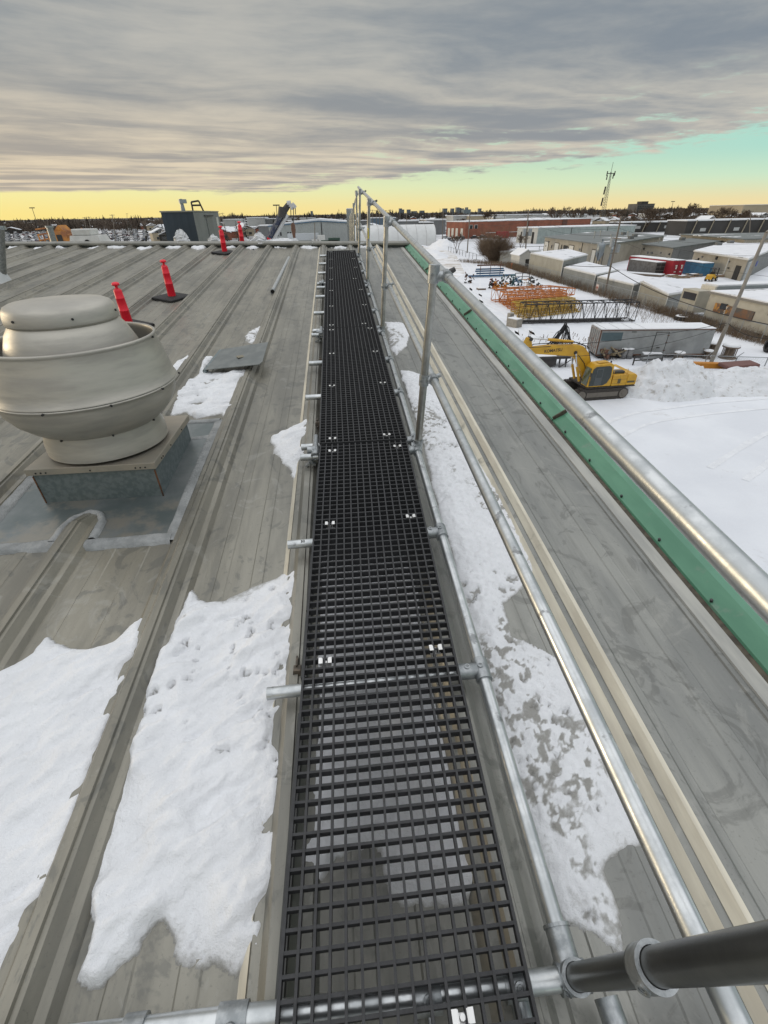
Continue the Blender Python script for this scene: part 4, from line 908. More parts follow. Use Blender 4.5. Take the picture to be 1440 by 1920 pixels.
# white / brick / tunnel buildings farther off
pgw = wallm('pale_green_wall', (.33, .38, .37), 1.0); wht = mat('white_block', (.52, .51, .47), (.46, .45, .42), scale=.3, rough=.6)
A, B, D_ = (80.8, 226), (85.4, 214), (133, 222)
wb = building('white and pale green flat-roofed building behind the slim bare tree', [A, B, D_, (130, 240)], 5.7, wht, snowy, over=.3)
opening(wb, B, D_, .003, .997, 0, 5.6, pgw, 'side_cladding', .06); opening(wb, B, D_, .33, .335, 0, 5.6, darkm, 'downpipe', .12); opening(wb, B, D_, .70, .705, 0, 5.6, darkm, 'downpipe', .12)
for f in (.2, .45, .75): opening(wb, A, B, f, f+.1, 0, 4.2, darkm, 'door', .1)
brk = mat('red_brick', (.29, .105, .065), (.22, .08, .05), scale=.3, rough=.8, detail=6)
A, B, D_ = G(836, 446), G(871, 448), G(1046, 440)
bb = building('long low red-brown brick building with tall pale doors at its left end', [A, B, (150, 298), (142, 360)], 7.4, brk, snowy, over=.1, th=.3)
for f in (.10, .30, .52, .78): opening(bb, A, B, f, f+.11, .6, 4.6, doorw, 'door', .15)
for f in (.02, .055): opening(bb, B, (150, 298), f+.01, f+.03, 4.4, 6.0, winm, 'window', .15, white_trim)
opening(bb, B, (150, 298), .47, .475, 0, 7.3, mat('brick_dark', (.12, .05, .035)), 'pilaster', .3); opening(bb, B, (150, 298), .75, .79, 0, 7.3, mat('brick_dark', (0, 0, 0)), 'pilaster', .3)
opening(bb, B, (150, 298), .15, .42, 2.2, 2.5, white_trim, 'pipe', .3)
# tunnel shelter
t = thing('fabric_shelter', 'white fabric tunnel shelter beyond the ridge, behind the railing posts', 'shelter', (25, 226, GZ))
mb = MB(); n = 14; arc = [(math.cos(math.pi*k/n)*8.0, math.sin(math.pi*k/n)**.8*7.6) for k in range(n+1)]
xs_ = np.linspace(6.5, 43.0, 10)
mb.add([(x, 226-a, GZ+b) for x in xs_ for a, b in arc], [(i*(n+1)+k, i*(n+1)+k+1, (i+1)*(n+1)+k+1, (i+1)*(n+1)+k) for i in range(9) for k in range(n)], sm=True)
mb.add([(43.0, 226-a, GZ+b) for a, b in arc], [tuple(range(n+1))]); mb.build('cover', mat('white_fabric', (.62, .63, .63), (.56, .57, .57), scale=.3, rough=.6), t)
mb = MB(); 
for x in xs_: mb.path([(x, 226-a*1.008, GZ+b*1.008) for a, b in arc], .07, n=4)
mb.build('hoops', mat('hoop', (.5, .5, .5)), t)
# pale warehouse with blue fascia
wlw = mat('warehouse_wall', (.33, .35, .345), (.30, .32, .315), scale=.2, rough=.6, wave=('xy', 1.2, 1), bdist=.05)
t = thing('warehouse', 'pale grey warehouse with blue fascia and low snow gable behind the crane', 'warehouse', (-12, 262, GZ))
pr_ = [(-31, 7.2), (-7, 8.9), (9, 7.9), (9, 0), (-31, 0)]
MB().side([(a, GZ+b) for a, b in pr_], 258, 300).build('wall', wlw, t)
MB().side([(-31.3, GZ+7.22), (-7, GZ+8.93), (9.3, GZ+7.93), (9.3, GZ+8.25), (-7, GZ+9.3), (-31.3, GZ+7.6)], 257.6, 300).build('fascia', mat('blue_fascia', (.07, .14, .22), rough=.5), t)
MB().side([(-31, GZ+7.62), (-7, GZ+9.33), (9.1, GZ+8.28), (9.1, GZ+8.7), (-7, GZ+10.1), (-31, GZ+7.9)], 258, 300).build('snow_cover', snowy, t)
for x in (-27.5, -26, -22.5, -21.3): MB().b2((x, 257.9, GZ+3.4), (x+.8, 257.99, GZ+4.9)).build('window', winm, t)
MB().b2((-6, 257.85, GZ), (-5.6, 257.99, GZ+8.5)).build('downpipe', darkm, t)
# ================================================================== EXCAVATOR
yl = mat('machine_yellow', (.60, .34, .022), (.50, .27, .02), scale=1.5, rough=.42, c3=(.30, .18, .05), c3s=1.8, c3lo=.6, c3hi=.75)
trk = mat('track_steel', (.055, .045, .038), (.03, .026, .024), scale=8, rough=.8); glass = mat('cab_glass', (.035, .045, .045), rough=.12); steel = mat('cyl_rod', (.6, .6, .6), rough=.2, metal=1)
ex = local('excavator', 'yellow tracked excavator with its boom raised to the left, parked by the snow pile', 'excavator')
for s_ in (1, -1):
    u = MB().side([(-2.1, .42), (-1.95, .12), (-1.6, .0), (1.75, .0), (2.15, .12), (2.3, .42), (2.15, .74), (1.75, .86), (-1.6, .86), (-1.95, .74)], s_*1.38, s_*.80).build('track', trk, ex)
    mb = MB()
    for k in range(26): mb.box((-1.75+k*.145, s_*1.09, .875), (.07, .60, .03)); mb.box((-1.75+k*.145, s_*1.09, -.0), (.07, .60, .03))
    mb.build('grouser', trk, u)
    for x, r in ((-1.65, .34), (1.78, .33)): MB().tube((x, s_*1.36, .43), (x, s_*1.42, .43), r, n=20).tube((x, s_*1.42, .43), (x, s_*1.45, .43), r*.45, n=14).build('sprocket', mat('sprocket', (.16, .14, .12), rough=.7), u)
    mb = MB(); mb.b2((-1.2, s_*1.385, .25), (1.35, s_*1.40, .60)); mb.build('track_frame', mat('sprocket', (0, 0, 0)), u)
MB().b2((-.9, -.8, .3), (1.0, .8, .8)).tube((0, 0, .75), (0, 0, .98), .75, n=24).build('undercarriage', trk, ex)
up = MB().side([(-2.45, 1.02), (1.45, 1.02), (1.5, .92), (-2.5, .92)], -1.35, 1.35).build('platform', trk, ex)
MB().side([(-2.5, 1.03), (-2.5, 1.72), (-2.3, 1.86), (-1.7, 1.88), (-1.7, 1.03)], -1.34, 1.34).build('counterweight', yl, ex, bevel=.06)
MB().b2((-1.69, .50, 1.03), (-.50, 1.33, 1.84)).build('side_box', yl, ex, bevel=.03); MB().b2((-1.69, -1.33, 1.03), (.6, -.45, 1.80)).build('tank_box', yl, ex, bevel=.03)
MB().b2((-1.68, -.44, 1.03), (-.45, .49, 1.95)).b2((-1.6, -1.2, 1.81), (-.5, 1.0, 2.02)).build('engine_hood', mat('hood_dark', (.05, .05, .05), rough=.6), ex, bevel=.04)
MB().side([(-1.5, 2.02), (-1.3, 2.12), (-.9, 2.12), (-.7, 2.02)], -.8, .7).build('snow_cover', snow, ex)
MB().tube((-1.35, -.6, 2.0), (-1.35, -.6, 2.35), .06, n=10).build('exhaust_pipe', trk, ex)
cabp = [(1.50, 1.05), (1.36, 2.45), (1.10, 2.72), (-.10, 2.76), (-.36, 2.60), (-.44, 1.05)]
cbm = MB().side(cabp, .42, 1.36).build('cab', yl, ex, bevel=.05)
MB().side([(1.38, 1.14), (1.28, 2.38), (1.06, 2.56), (.00, 2.58), (-.20, 2.45), (-.26, 1.75), (-.05, 1.3), (.25, 1.14)], 1.362, 1.378).build('window', glass, cbm)
MB().side([(1.02, 1.16), (.96, 2.42), (.46, 2.44), (.42, 1.16)], 1.379, 1.386).build('door', mat('door_dark', (.07, .08, .085), rough=.3), cbm)
MB().side([(.92, 1.75), (.88, 2.34), (.52, 2.36), (.50, 1.75)], 1.387, 1.392).build('door_glass', glass, cbm)
q = MB(); q.add([(1.512, .50, 1.15), (1.512, 1.28, 1.15), (1.378, 1.28, 2.42), (1.378, .50, 2.42)], [(0, 1, 2, 3)]); q.add([(1.505, .50, 1.15), (1.505, 1.28, 1.15), (1.371, 1.28, 2.42), (1.371, .50, 2.42)], [(3, 2, 1, 0)]); q.build('windscreen', mat('windscreen', (.16, .17, .09), (.05, .06, .04), scale=2, rough=.12), cbm)
MB().side([(.8, 2.765), (.1, 2.785), (.0, 2.80), (.7, 2.80)], .6, 1.15).build('roof_hatch', yl, cbm)
bmp = [(.55, 1.35), (.75, 2.2), (1.25, 3.3), (1.75, 3.78), (2.3, 3.92), (4.4, 3.98), (6.0, 3.90), (6.2, 3.72), (6.1, 3.50), (5.3, 3.42), (2.55, 3.12), (2.05, 2.75), (1.55, 1.9), (1.15, 1.3)]
bo = MB().side(bmp, -.24, .24).build('boom', yl, ex, bevel=.03)
text_mesh('KOMATSU', .30, 'lettering', mat('letter_black', (.012, .012, .014), rough=.5), bo, Matrix.Translation((4.15, .243, 3.62)) @ Matrix.Rotation(R_(2.5), 4, 'Y') @ Matrix(((-1, 0, 0, 0), (0, 0, 1, 0), (0, 1, 0, 0), (0, 0, 0, 1))), .004)
MB().side([(5.75, 3.75), (5.95, 4.55), (6.25, 4.60), (6.6, 3.9), (7.35, .95), (7.05, .9), (6.3, 3.2), (6.0, 3.35)], -.17, .17).build('stick', yl, ex, bevel=.02)
MB().side([(7.2, 1.2), (6.8, .75), (6.1, .55), (5.9, .15), (6.3, .0), (7.1, .05), (7.6, .5), (7.6, 1.0)], -.55, .55).build('bucket', trk, ex, bevel=.02)
MB().tube((2.6, 0, 4.12), (4.6, 0, 4.38), .10, n=12).build('arm_cylinder', yl, ex); MB().tube((4.6, 0, 4.38), (6.05, 0, 4.52), .05, n=10).build('cylinder_rod', steel, ex)
MB().tube((6.0, -.25, 4.5), (6.0, .25, 4.5), .13, n=12).build('pin', trk, ex); MB().tube((2.35, -.3, 3.38), (2.35, .3, 3.38), .13, n=14).build('pin', trk, ex)
for s_ in (-.36, .36):
    MB().tube((1.62, s_, 1.25), (2.05, s_, 2.35), .095, n=12).build('boom_cylinder', yl, ex); MB().tube((2.05, s_, 2.35), (2.37, s_, 3.35), .05, n=10).build('cylinder_rod', steel, ex)
MB().path([(.9, .18, 2.6), (1.4, .2, 3.75), (2.4, .2, 4.12), (4.0, .18, 4.1)], .03, n=6).build('hose', blackp, ex)
MB().b2((-1.2, 1.331, 1.22), (-.95, 1.338, 1.55)).build('decal', mat('decal_dark', (.10, .08, .04)), ex); MB().b2((-2.35, 1.345, 1.22), (-1.75, 1.352, 1.36)).build('decal', mat('decal_dark', (0, 0, 0)), ex)
place(ex, (19.0, 31.9, GZ), R_(180+3), .965)

# ================================================================== YARD
rustym = mat('rusty_steel', (.16, .08, .05), (.09, .05, .035), scale=4, rough=.8)
dks = mat('dark_steel', (.05, .047, .045), (.035, .032, .03), scale=3, rough=.7)
# storage trailer
A, B = np.array((24.0, 41.3)), np.array((34.2, 40.0)); L = np.linalg.norm(B-A)
st = local('storage_trailer', 'long pale grey storage trailer with a door in its side and snow on its roof', 'trailer')
tg = mat('trailer_side', (.33, .34, .34), (.26, .27, .27), scale=.9, rough=.5, metal=.2, bump=.6, bscale=2, bdist=.03, c3=(.25, .25, .25), c3s=1.2, c3lo=.55, c3hi=.7)
MB().b2((0, 0, .35), (L, 2.5, 2.75)).build('box', tg, st)
sn = MB(); sn.b2((-.02, .0, 2.76), (L+.02, 2.5, 2.90)); sn.build('snow_cover', snow, st, bevel=.05)
for k in range(4): MB().b2((.3+k*1.2, .02, 2.882), (.34+k*1.2, 2.48, 2.90)).build('roof_rib', dks, st)
e = MB(); 
for k in range(6): e.b2((-.07, .06+k*.45, .4), (-.003, .20+k*.45, 2.7))
e.b2((-.05, 0, 2.62), (-.002, 2.5, 2.76)); e.build('end_ribs', mat('trailer_end', (.45, .42, .38), (.30, .18, .13), scale=3, lo=.45, hi=.7), st)
MB().b2((-.06, -.03, .35), (.04, .05, 2.8)).b2((-.06, -.03, 2.72), (L, -.003, 2.80)).b2((-.03, -.03, .30), (L, -.002, .42)).build('edge_trim', rustym, st)
MB().b2((.12, -.02, 1.75), (2.0, -.004, 2.55)).build('dark_panel', mat('slate_panel', (.08, .12, .135), rough=.5), st)
MB().b2((2.75, -.02, 2.55), (3.2, -.004, 2.62)).build('marker', dks, st)
d = MB(); d.b2((5.0, -.025, .5), (5.05, -.003, 2.55)).b2((6.15, -.025, .5), (6.19, -.003, 2.55)).b2((5.0, -.026, 2.51), (6.19, -.002, 2.56)).b2((5.4, -.03, 1.0), (5.7, -.01, 1.1)); dd = MB().b2((5.06, -.018, .5), (6.14, -.003, 2.50)).build('door', tg, st); d.build('frame', dks, dd)
for z in (.75, 1.5, 2.2): MB().b2((6.08, -.05, z), (6.26, -.026, z+.07)).build('hinge', rustym, dd)
for x in (.6, 2.4, L-2.4, L-.6): MB().b2((x-.3, .1, 0), (x+.3, 2.4, .35)).build('support', dks, st)
place(st, (A[0], A[1], GZ), math.atan2(*(B-A)[::-1]), (1, 1, .92))
# cable spools
wd = mat('spool_wood', (.20, .15, .11), (.13, .10, .075), scale=6, rough=.85)
sp0 = local('cable_spool', 'snow-topped cable spool at the left front of the spool cluster', 'cable spool', 'cable spools by the storage trailer')
MB().lathe([(.01, 0), (.50, 0), (.50, .07), (.26, .07), (.26, .68), (.50, .68), (.50, .75), (.01, .75)], n=18, sm=False).build('reel', wd, sp0)
MB().lathe([(.49, .752), (.48, .82), (.3, .88), (.01, .89)], n=18).build('snow_cap', snow, sp0)
mb = MB(); [mb.tube((.38*math.cos(a), .38*math.sin(a), .07), (.38*math.cos(a), .38*math.sin(a), .68), .03, n=6) for a in np.linspace(0, 6.28, 9)[:-1]]; mb.build('staves', wd, sp0)
spots = [(1270, 676, .95, 'snow-topped cable spool at the left front of the spool cluster'), (1277, 664, .85, 'cable spool with a tilted snow cap behind the left front one'), (1285, 655, .9, 'topmost-looking cable spool against the trailer side'), (1293, 664, 1.0, 'cable spool in the middle of the cluster'),
         (1307, 668, 1.15, 'large cable spool right of the middle of the cluster'), (1330, 662, 1.25, 'wide dark cable spool left of the leaning pole'), (1325, 672, .9, 'low cable spool half behind the leaning pole'), (1363, 671, 1.45, 'largest dark cable spool standing right of the leaning pole')]
for i, (px, py, sc, lab) in enumerate(spots):
    p = G(px, py)
    if i == 0: place(sp0, p, .3, sc); sp0['label'] = lab
    else: dup(sp0, p, i, sc, lab)
# drums, snowy box, scrap
dr = local('barrel', 'left of two snow-topped barrels in front of the storage trailer', 'barrel', 'barrels by the storage trailer')
MB().lathe([(.01, 0), (.29, 0), (.29, .30), (.30, .31), (.29, .32), (.29, .85), (.01, .85)], n=16).build('drum', mat('barrel_grey', (.20, .20, .20), rough=.6), dr); MB().lathe([(.30, .852), (.29, .93), (.01, .97)], n=16).build('snow_cap', snow, dr)
place(dr, G(1167, 672)); dup(dr, G(1178, 672), 1, 1, 'right of two snow-topped barrels in front of the storage trailer')
p = G(1220, 676); t = thing('metal_box', 'low grey metal box with snow on its lid in front of the trailer door', 'box', p); MB().box(p+(0, 0, .3), (1.7, .9, .55), rz=-.3).build('box', tg, t, bevel=.03); MB().box(p+(0, 0, .63), (1.65, .85, .10), rz=-.3).build('snow_cover', snow, t, bevel=.04)
def scrap(name, label, cat, p, w_, h, n, cols, seed, r=(.03, .09), ln=(.4, 1.2)):
    t = thing(name, label, cat, p); rng = random.Random(seed)
    for ci, cm in enumerate(cols):
        mb = MB()
        for i in range(n//len(cols)):
            c = np.array([p[0]+rng.uniform(-w_, w_)*.5, p[1]+rng.uniform(-.4, .4), GZ+rng.uniform(.05, h)]); d = np.array([rng.uniform(-1, 1), rng.uniform(-.6, .6), rng.uniform(-.7, .7)])*rng.uniform(*ln)*.5
            if rng.random() < .5: mb.tube(c-d, c+d, rng.uniform(*r), n=6)
            else: mb.box(c, (rng.uniform(.1, .5), rng.uniform(.1, .4), rng.uniform(.1, .4)), rz=rng.uniform(0, 3), rx=rng.uniform(-.4, .4))
        mb.build('%s' % ['frame', 'body', 'fittings'][ci % 3], cm, t)
    return t
scrap('scrap_heap', 'heap of rusty scrap parts at the left end of the storage trailer', 'scrap', G(1146, 674), 2.2, .9, 26, [rustym, dks, mat('scrap_tan', (.25, .2, .12))], 4)
# dark work table / trestle left of the excavator cab
p = G(1030, 690); t = thing('steel_rack', 'dark low steel rack behind the excavator boom', 'rack', p)
mb = MB(); mb.b2((p[0]-2.8, p[1], GZ+.75), (p[0]+2.2, p[1]+1.5, GZ+.95)); mb.b2((p[0]-2.6, p[1]+.1, GZ+.15), (p[0]+.6, p[1]+1.3, GZ+.75)); mb.build('deck', dks, t)
mb = MB(); [mb.tube((p[0]+a, p[1]+b, GZ), (p[0]+a, p[1]+b, GZ+.9), .05, n=6) for a in (-2.7, .9, 1.5, 2.1) for b in (.05, 1.4)]; mb.tube((p[0]+.9, p[1], GZ), (p[0]+2.1, p[1], GZ+.8), .04, n=6); mb.build('legs', dks, t)
MB().b2((p[0]-1.2, p[1]+.2, GZ+.951), (p[0]+.6, p[1]+1.2, GZ+.99)).build('snow_cover', snow, t)
# tangle of black cable / claw
p = G(1053, 648); t = thing('cable_tangle', 'tangled heap of black rope or cable behind the yellow boom', 'cable'  , p); rng = random.Random(5); mb = MB()
for i in range(26):
    a = rng.uniform(0, 6.28); q = [np.array([p[0]+.15*math.cos(a), p[1]+.1*math.sin(a), GZ+2.3*rng.uniform(.6, 1)])]
    for k in range(5): q.append(q[-1]+np.array([math.cos(a)*rng.uniform(.05, .45), math.sin(a)*rng.uniform(.0, .3), -rng.uniform(.2, .6)])); q[-1][2] = max(q[-1][2], GZ+.05)
    mb.path(q, .05, n=5)
mb.build('strands', blackp, t)
weeds('dark sticks lying in the snow near the cable tangle', [G(1000, 632), G(1080, 640)], 60, .4, 1.5, 8, .04)
# black pipe frame by the snow pile, orange plough, brown tarp
p = G(1200, 684); t = thing('pipe_frame_stand', 'low black pipe frame at the foot of the snow pile', 'frame', p); MB().path([p+(-.7, 0, 0), p+(-.7, 0, .75), p+(2.2, .3, .75), p+(2.2, .3, 0)], .07, n=6).path([p+(-.7, 0, .4), p+(2.2, .3, .4)], .05, n=6).build('pipe', dks, t)
a, b = G(1308, 684, GZ+.7), G(1335, 685, GZ+.7); t = thing('plough_blade', 'orange steel plough blade on top of the snow pile', 'plough blade', a)
MB().box((a+b)/2, (3.6, .5, .45), rz=-.25).build('blade', mat('orange_paint', (.50, .20, .02), rough=.5), t, bevel=.05); MB().box((a+b)/2+(-3, .6, -.1), (3.0, .4, .25), rz=-.1).build('arm', mat('orange_rust', (.33, .14, .05), rough=.7), t)
a = G(1385, 684, GZ+1.0); t = thing('brown_tarp', 'dull red tarpaulin with snow lying on the right snow pile', 'tarpaulin', a); MB().box(a, (2.6, 1.3, .3), rz=-.1, ry=-.06).build('sheet', mat('tarp_red', (.17, .085, .075), rough=.8), t, bevel=.1)
# pipe fence before the spools
t = thing('pipe_rail_fence', 'low pipe-rail fence in front of the spools and behind the snow pile', 'fence', (30, 36.6, GZ)); q = [np.array((27.0, 38.0)), np.array((45.0, 32.8))]
rl = MB(); rl.tube((*q[0], GZ+1.15), (*q[1], GZ+1.15), .03, n=6); rl.build('rail', galvd, t); pm = MB()
for k in range(9):
    c = q[0]+(q[1]-q[0])*k/8; MB().tube((*c, GZ), (*c, GZ+1.15), .04, n=6).tube((*c, GZ+1.15), (c[0]+.25, c[1]-.2, GZ+1.55), .03, n=6).build('post', galvd, t)
mesh = MB()
for k in range(150):
    for s_ in (-1, 1):
        f0 = k/150; f1 = f0+s_*.055
        if 0 <= f1 <= 1: mesh.tube((*(q[0]+(q[1]-q[0])*f0), GZ), (*(q[0]+(q[1]-q[0])*f1), GZ+1.15), .004, n=3, cap=False)
mesh.build('mesh', galvd, t)
# fence along the sheds
t = thing('chain_link_fence', 'weathered chain-link fence along the front of the metal sheds', 'fence', (43.0, 80, GZ))
MB().tube((43.0, 44, GZ+1.8), (43.0, 128, GZ+1.8), .03, n=5).build('rail', galvd, t)
for k in range(29): MB().tube((43.0, 44+k*3, GZ), (43.0, 44+k*3, GZ+1.85), .04, n=5).build('post', galvd, t)
mesh = MB()
for k in range(420):
    for s_ in (-1, 1):
        y = 44+k*.2; y2 = y+s_*1.8
        if 44 <= y2 <= 128: mesh.tube((43.0, y, GZ), (43.0, y2, GZ+1.8), .005, n=3, cap=False)
mesh.build('mesh', galvd, t)
t = thing('yard_fence', 'low wire fence beside the driveway left of the big bush', 'fence', (40, 150, GZ)); MB().tube((40.5, 182, GZ+1.5), (41.0, 146, GZ+1.5), .05, n=5).build('rail', galvd, t)
for k in range(10): MB().tube((40.5+k*.05, 182-4*k, GZ), (40.5+k*.05, 182-4*k, GZ+1.6), .06, n=5).build('post', dks, t)
t = thing('wire_fence', 'wire fence beyond the gable shed, in front of the white building', 'fence', (66, 170, GZ)); MB().tube((54, 168, GZ+1.9), (72, 165, GZ+1.9), .06, n=5).tube((54, 168, GZ+1.0), (72, 165, GZ+1.0), .04, n=5).build('rail', dks, t)
for k in range(5): MB().tube((54+k*4.5, 168-k*.75, GZ), (54+k*4.5, 168-k*.75, GZ+2.0), .07, n=5).build('post', dks, t)
# lattice crane booms
def lattice(label, A, B, w_, h, r, n, m, group='lattice crane boom sections in the yard', taper=0.0, cap=True, z0=.15):
    t = thing('crane_boom_section', label, 'crane boom section', (A[0], A[1], GZ), group); A = np.array((A[0], A[1], GZ+z0)); B = np.array((B[0], B[1], GZ+z0)); u = (B-A)/np.linalg.norm(B-A); v = np.cross([0, 0, 1], u)
    def P(f, j):
        k = 1-taper*max(0, f-.72)/.28; s_ = (-1, 1, 1, -1)[j]; q = (0, 0, 1, 1)[j]; return A+(B-A)*f+v*s_*w_/2*k+np.array([0, 0, h*(.5+(q-.5)*k)])
    mb = MB(); [mb.tube(P(0, j), P(.72, j), r, n=6) and mb.tube(P(.72, j), P(1, j), r, n=6) for j in range(4)]; mb.build('chords', m, t)
    mb = MB()
    for i in range(n):
        for j in range(4):
            a, b = (j, (j+1) % 4) if i % 2 == 0 else ((j+1) % 4, j); mb.tube(P(i/n, a), P((i+1)/n, b), r*.5, n=5)
            if i % 2 == 0: mb.tube(P(i/n, j), P(i/n, (j+1) % 4), r*.55, n=5)
    for j in range(4): mb.tube(P(1, j), P(1, (j+1) % 4), r*.7, n=5)
    mb.build('lacing', m, t); return t
org = mat('boom_orange', (.50, .17, .03), (.40, .13, .03), scale=1, rough=.6); ylb = mat('boom_yellow', (.42, .27, .03), (.34, .21, .035), scale=1, rough=.6); blk = mat('boom_black', (.02, .02, .022), rough=.6)
lattice('long black lattice crane boom lying in the snow', G(975, 606), G(1182, 601), 2.0, 2.15, .065, 20, blk)
a, b = G(925, 566), G(1075, 566); lattice('farthest orange lattice boom section with a tapered end', G(924, 566), (37.5, 75.5), 1.7, 1.7, .07, 18, org, taper=.5)
lattice('second orange lattice boom section from the back', G(938, 570), (34.5, 72.4), 1.5, 1.5, .08, 16, org)
lattice('third orange lattice boom section, partly rusty', G(946, 575), (33.8, 70.6), 1.4, 1.4, .08, 16, org)
lattice('orange lattice boom section next to the yellow ones', G(955, 581), (33.0, 69.0), 1.3, 1.3, .08, 16, org)
lattice('yellow lattice boom section nearest the orange ones', G(962, 587), (33.5, 67.4), 1.2, 1.2, .08, 16, ylb)
lattice('middle yellow lattice boom section', G(968, 592), (33.5, 65.8), 1.1, 1.1, .07, 16, ylb)
lattice('yellow lattice boom section nearest the black boom', G(974, 598), (33.0, 64.2), 1.1, 1.0, .07, 16, ylb)
p = G(975, 606); t = thing('timber_sleeper', 'dark timber beam lying under the black lattice boom', 'beam', p); MB().box(p+(6.5, -.1, .12), (13, .35, .28), rz=-.06).build('beam', dks, t)
p = G(966, 614); t = thing('concrete_block', 'snow-topped concrete block at the near end of the boom sections', 'block', p)
MB().box(p+(0, .5, .45), (1.0, 1.6, .9), rz=.5).build('block', mat('concrete', (.30, .28, .24), (.24, .22, .19), scale=3, rough=.9), t); MB().box(p+(0, .5, .95), (.95, 1.5, .09), rz=.5).build('snow_cover', snow, t, bevel=.03)
p = G(956, 603); t = thing('concrete_block', 'small upright concrete block behind the snow-topped one', 'block', p); MB().box(p+(0, 0, .5), (.6, .6, 1.0), rz=.3).build('block', mat('concrete', (0, 0, 0)), t)
# blue racks and engines
blu = mat('blue_paint', (.035, .115, .22), (.03, .085, .16), scale=2, rough=.5); tea = mat('teal_paint', (.03, .12, .13), (.025, .08, .09), scale=2, rough=.5); rdp = mat('dark_red_paint', (.25, .02, .02), rough=.5); orp = mat('orange_machine', (.50, .19, .02), rough=.5)
p = G(918, 519); t = thing('blue_spreader_rack', 'rack of stacked blue steel spreader beams with upright pins', 'rack', p)
for k, (w_, z) in enumerate(((7.6, .15), (6.0, .55), (6.6, .95), (6.4, 1.3), (6.0, 2.0))): MB().b2((p[0]-w_/2+k*.1, p[1]-.2+k*.3, GZ+z), (p[0]+w_/2, p[1]+.2+k*.3, GZ+z+.25)).build('beam', blu if k < 4 else rustym, t)
for x in (-2.0, .2, 2.4): MB().tube((p[0]+x, p[1]+.6, GZ), (p[0]+x, p[1]+.6, GZ+2.9), .07, n=6).build('pin', rustym, t)
MB().b2((p[0]-5, p[1]-1.2, GZ+.2), (p[0]+5.2, p[1]-.85, GZ+.5)).build('beam', blu, t)
scrap('compressor_skid', 'teal compressor skid standing between red engine and open frame', 'machine', G(950, 537), 2.6, 1.9, 34, [tea, tea, dks], 11, (.06, .14))
scrap('generator_skid', 'blue-grey pump skid next to the teal compressor', 'machine', G(968, 536), 2.4, 1.4, 24, [blu, tea, dks], 12, (.06, .12))
scrap('winch', 'orange winch on a pallet in front of the teal compressor', 'winch', G(934, 541), 2.0, 1.1, 26, [orp, orp, dks], 13, (.1, .2), (.3, .7))
scrap('winch', 'small low orange winch just right of the larger one', 'winch', G(946, 540), 1.4, .8, 16, [orp, orp], 23, (.1, .2), (.3, .7))
scrap('engine', 'dark red engine block with black radiator beside the orange winch', 'engine', G(925, 540), 1.6, 1.5, 22, [rdp, rdp, dks], 14, (.08, .16), (.3, .7))
scrap('radiator', 'black radiator unit left of the dark red engine', 'radiator', G(919, 541), .9, 1.6, 14, [dks, dks], 15, (.08, .16), (.3, .6))
scrap('pump_unit', 'dark grey pump unit with a raised arm at the right of the machines', 'machine', G(1002, 538), 2.6, 1.6, 30, [dks, mat('pump_grey', (.12, .12, .12))], 16, (.06, .12))
scrap('valve_stack', 'orange and white upright valve pieces near the pump unit', 'machine', G(989, 541), 1.4, 1.6, 16, [orp, mat('valve_white', (.5, .48, .45))], 17, (.05, .1), (.5, 1.1))
scrap('scrap_cart', 'rusty brown cart half hidden by the top rail', 'cart', G(878, 531), 1.8, 2.0, 24, [rustym, dks], 18, (.05, .12))
p = G(977, 534); t = thing('pipe_cage', 'black open pipe cage standing on the pump skid', 'cage', p); fr_ = MB()
for z in (.9, 1.4, 2.0): fr_.tube(p+(-1.4, 0, z), p+(1.4, 0, z), .06, n=5)
for x in (-1.4, 0, 1.4): fr_.tube(p+(x, 0, 0), p+(x, 0, 2.0), .06, n=5)
fr_.build('tubes', dks, t)
for (px, py, w_, lab) in ((962, 541, 2.2, 'snow-covered pallet in front of the blue-grey pump skid'), (935, 544, 1.6, 'snow-covered pallet under the orange winch'), (988, 545, 2.6, 'snow-covered pallet under the valve pieces'), (1003, 543, 1.6, 'snow-covered pallet before the dark pump unit'), (902, 543, 1.4, 'thin plank left of the black radiator')):
    p = G(px, py); t = thing('pallet', lab, 'pallet', p, 'pallets among the machines'); MB().box(p+(0, 0, .12), (w_, 1.4, .22)).build('boards', wd, t); MB().box(p+(0, 0, .29), (w_*.95, 1.3, .12)).build('snow_cover', snow, t, bevel=.04)
p = G(968, 504); t = thing('jersey_barrier', 'white and orange construction barrier at the foot of the gable shed', 'barrier', p); MB().box(p+(0, 0, .7), (2.6, .3, .4)).build('board', mat('valve_white', (0, 0, 0)), t)
for x in (-1.2, 1.2): MB().box(p+(x, 0, .6), (.35, .4, 1.2)).build('leg', mat('barrier_orange', (.55, .16, .06)), t)
p = G(1121, 552); t = thing('warning_sign', 'small white sign on the fence below the low middle shed', 'sign', p); MB().b2((42.88, p[1]-.4, GZ+.6), (42.92, p[1]+.4, GZ+1.5)).build('plate', mat('sign_pink', (.6, .5, .47)), t); MB().b2((42.86, p[1]-.25, GZ+.9), (42.878, p[1]+.25, GZ+1.2)).build('marking', mat('sign_red', (.4, .12, .09)), t)
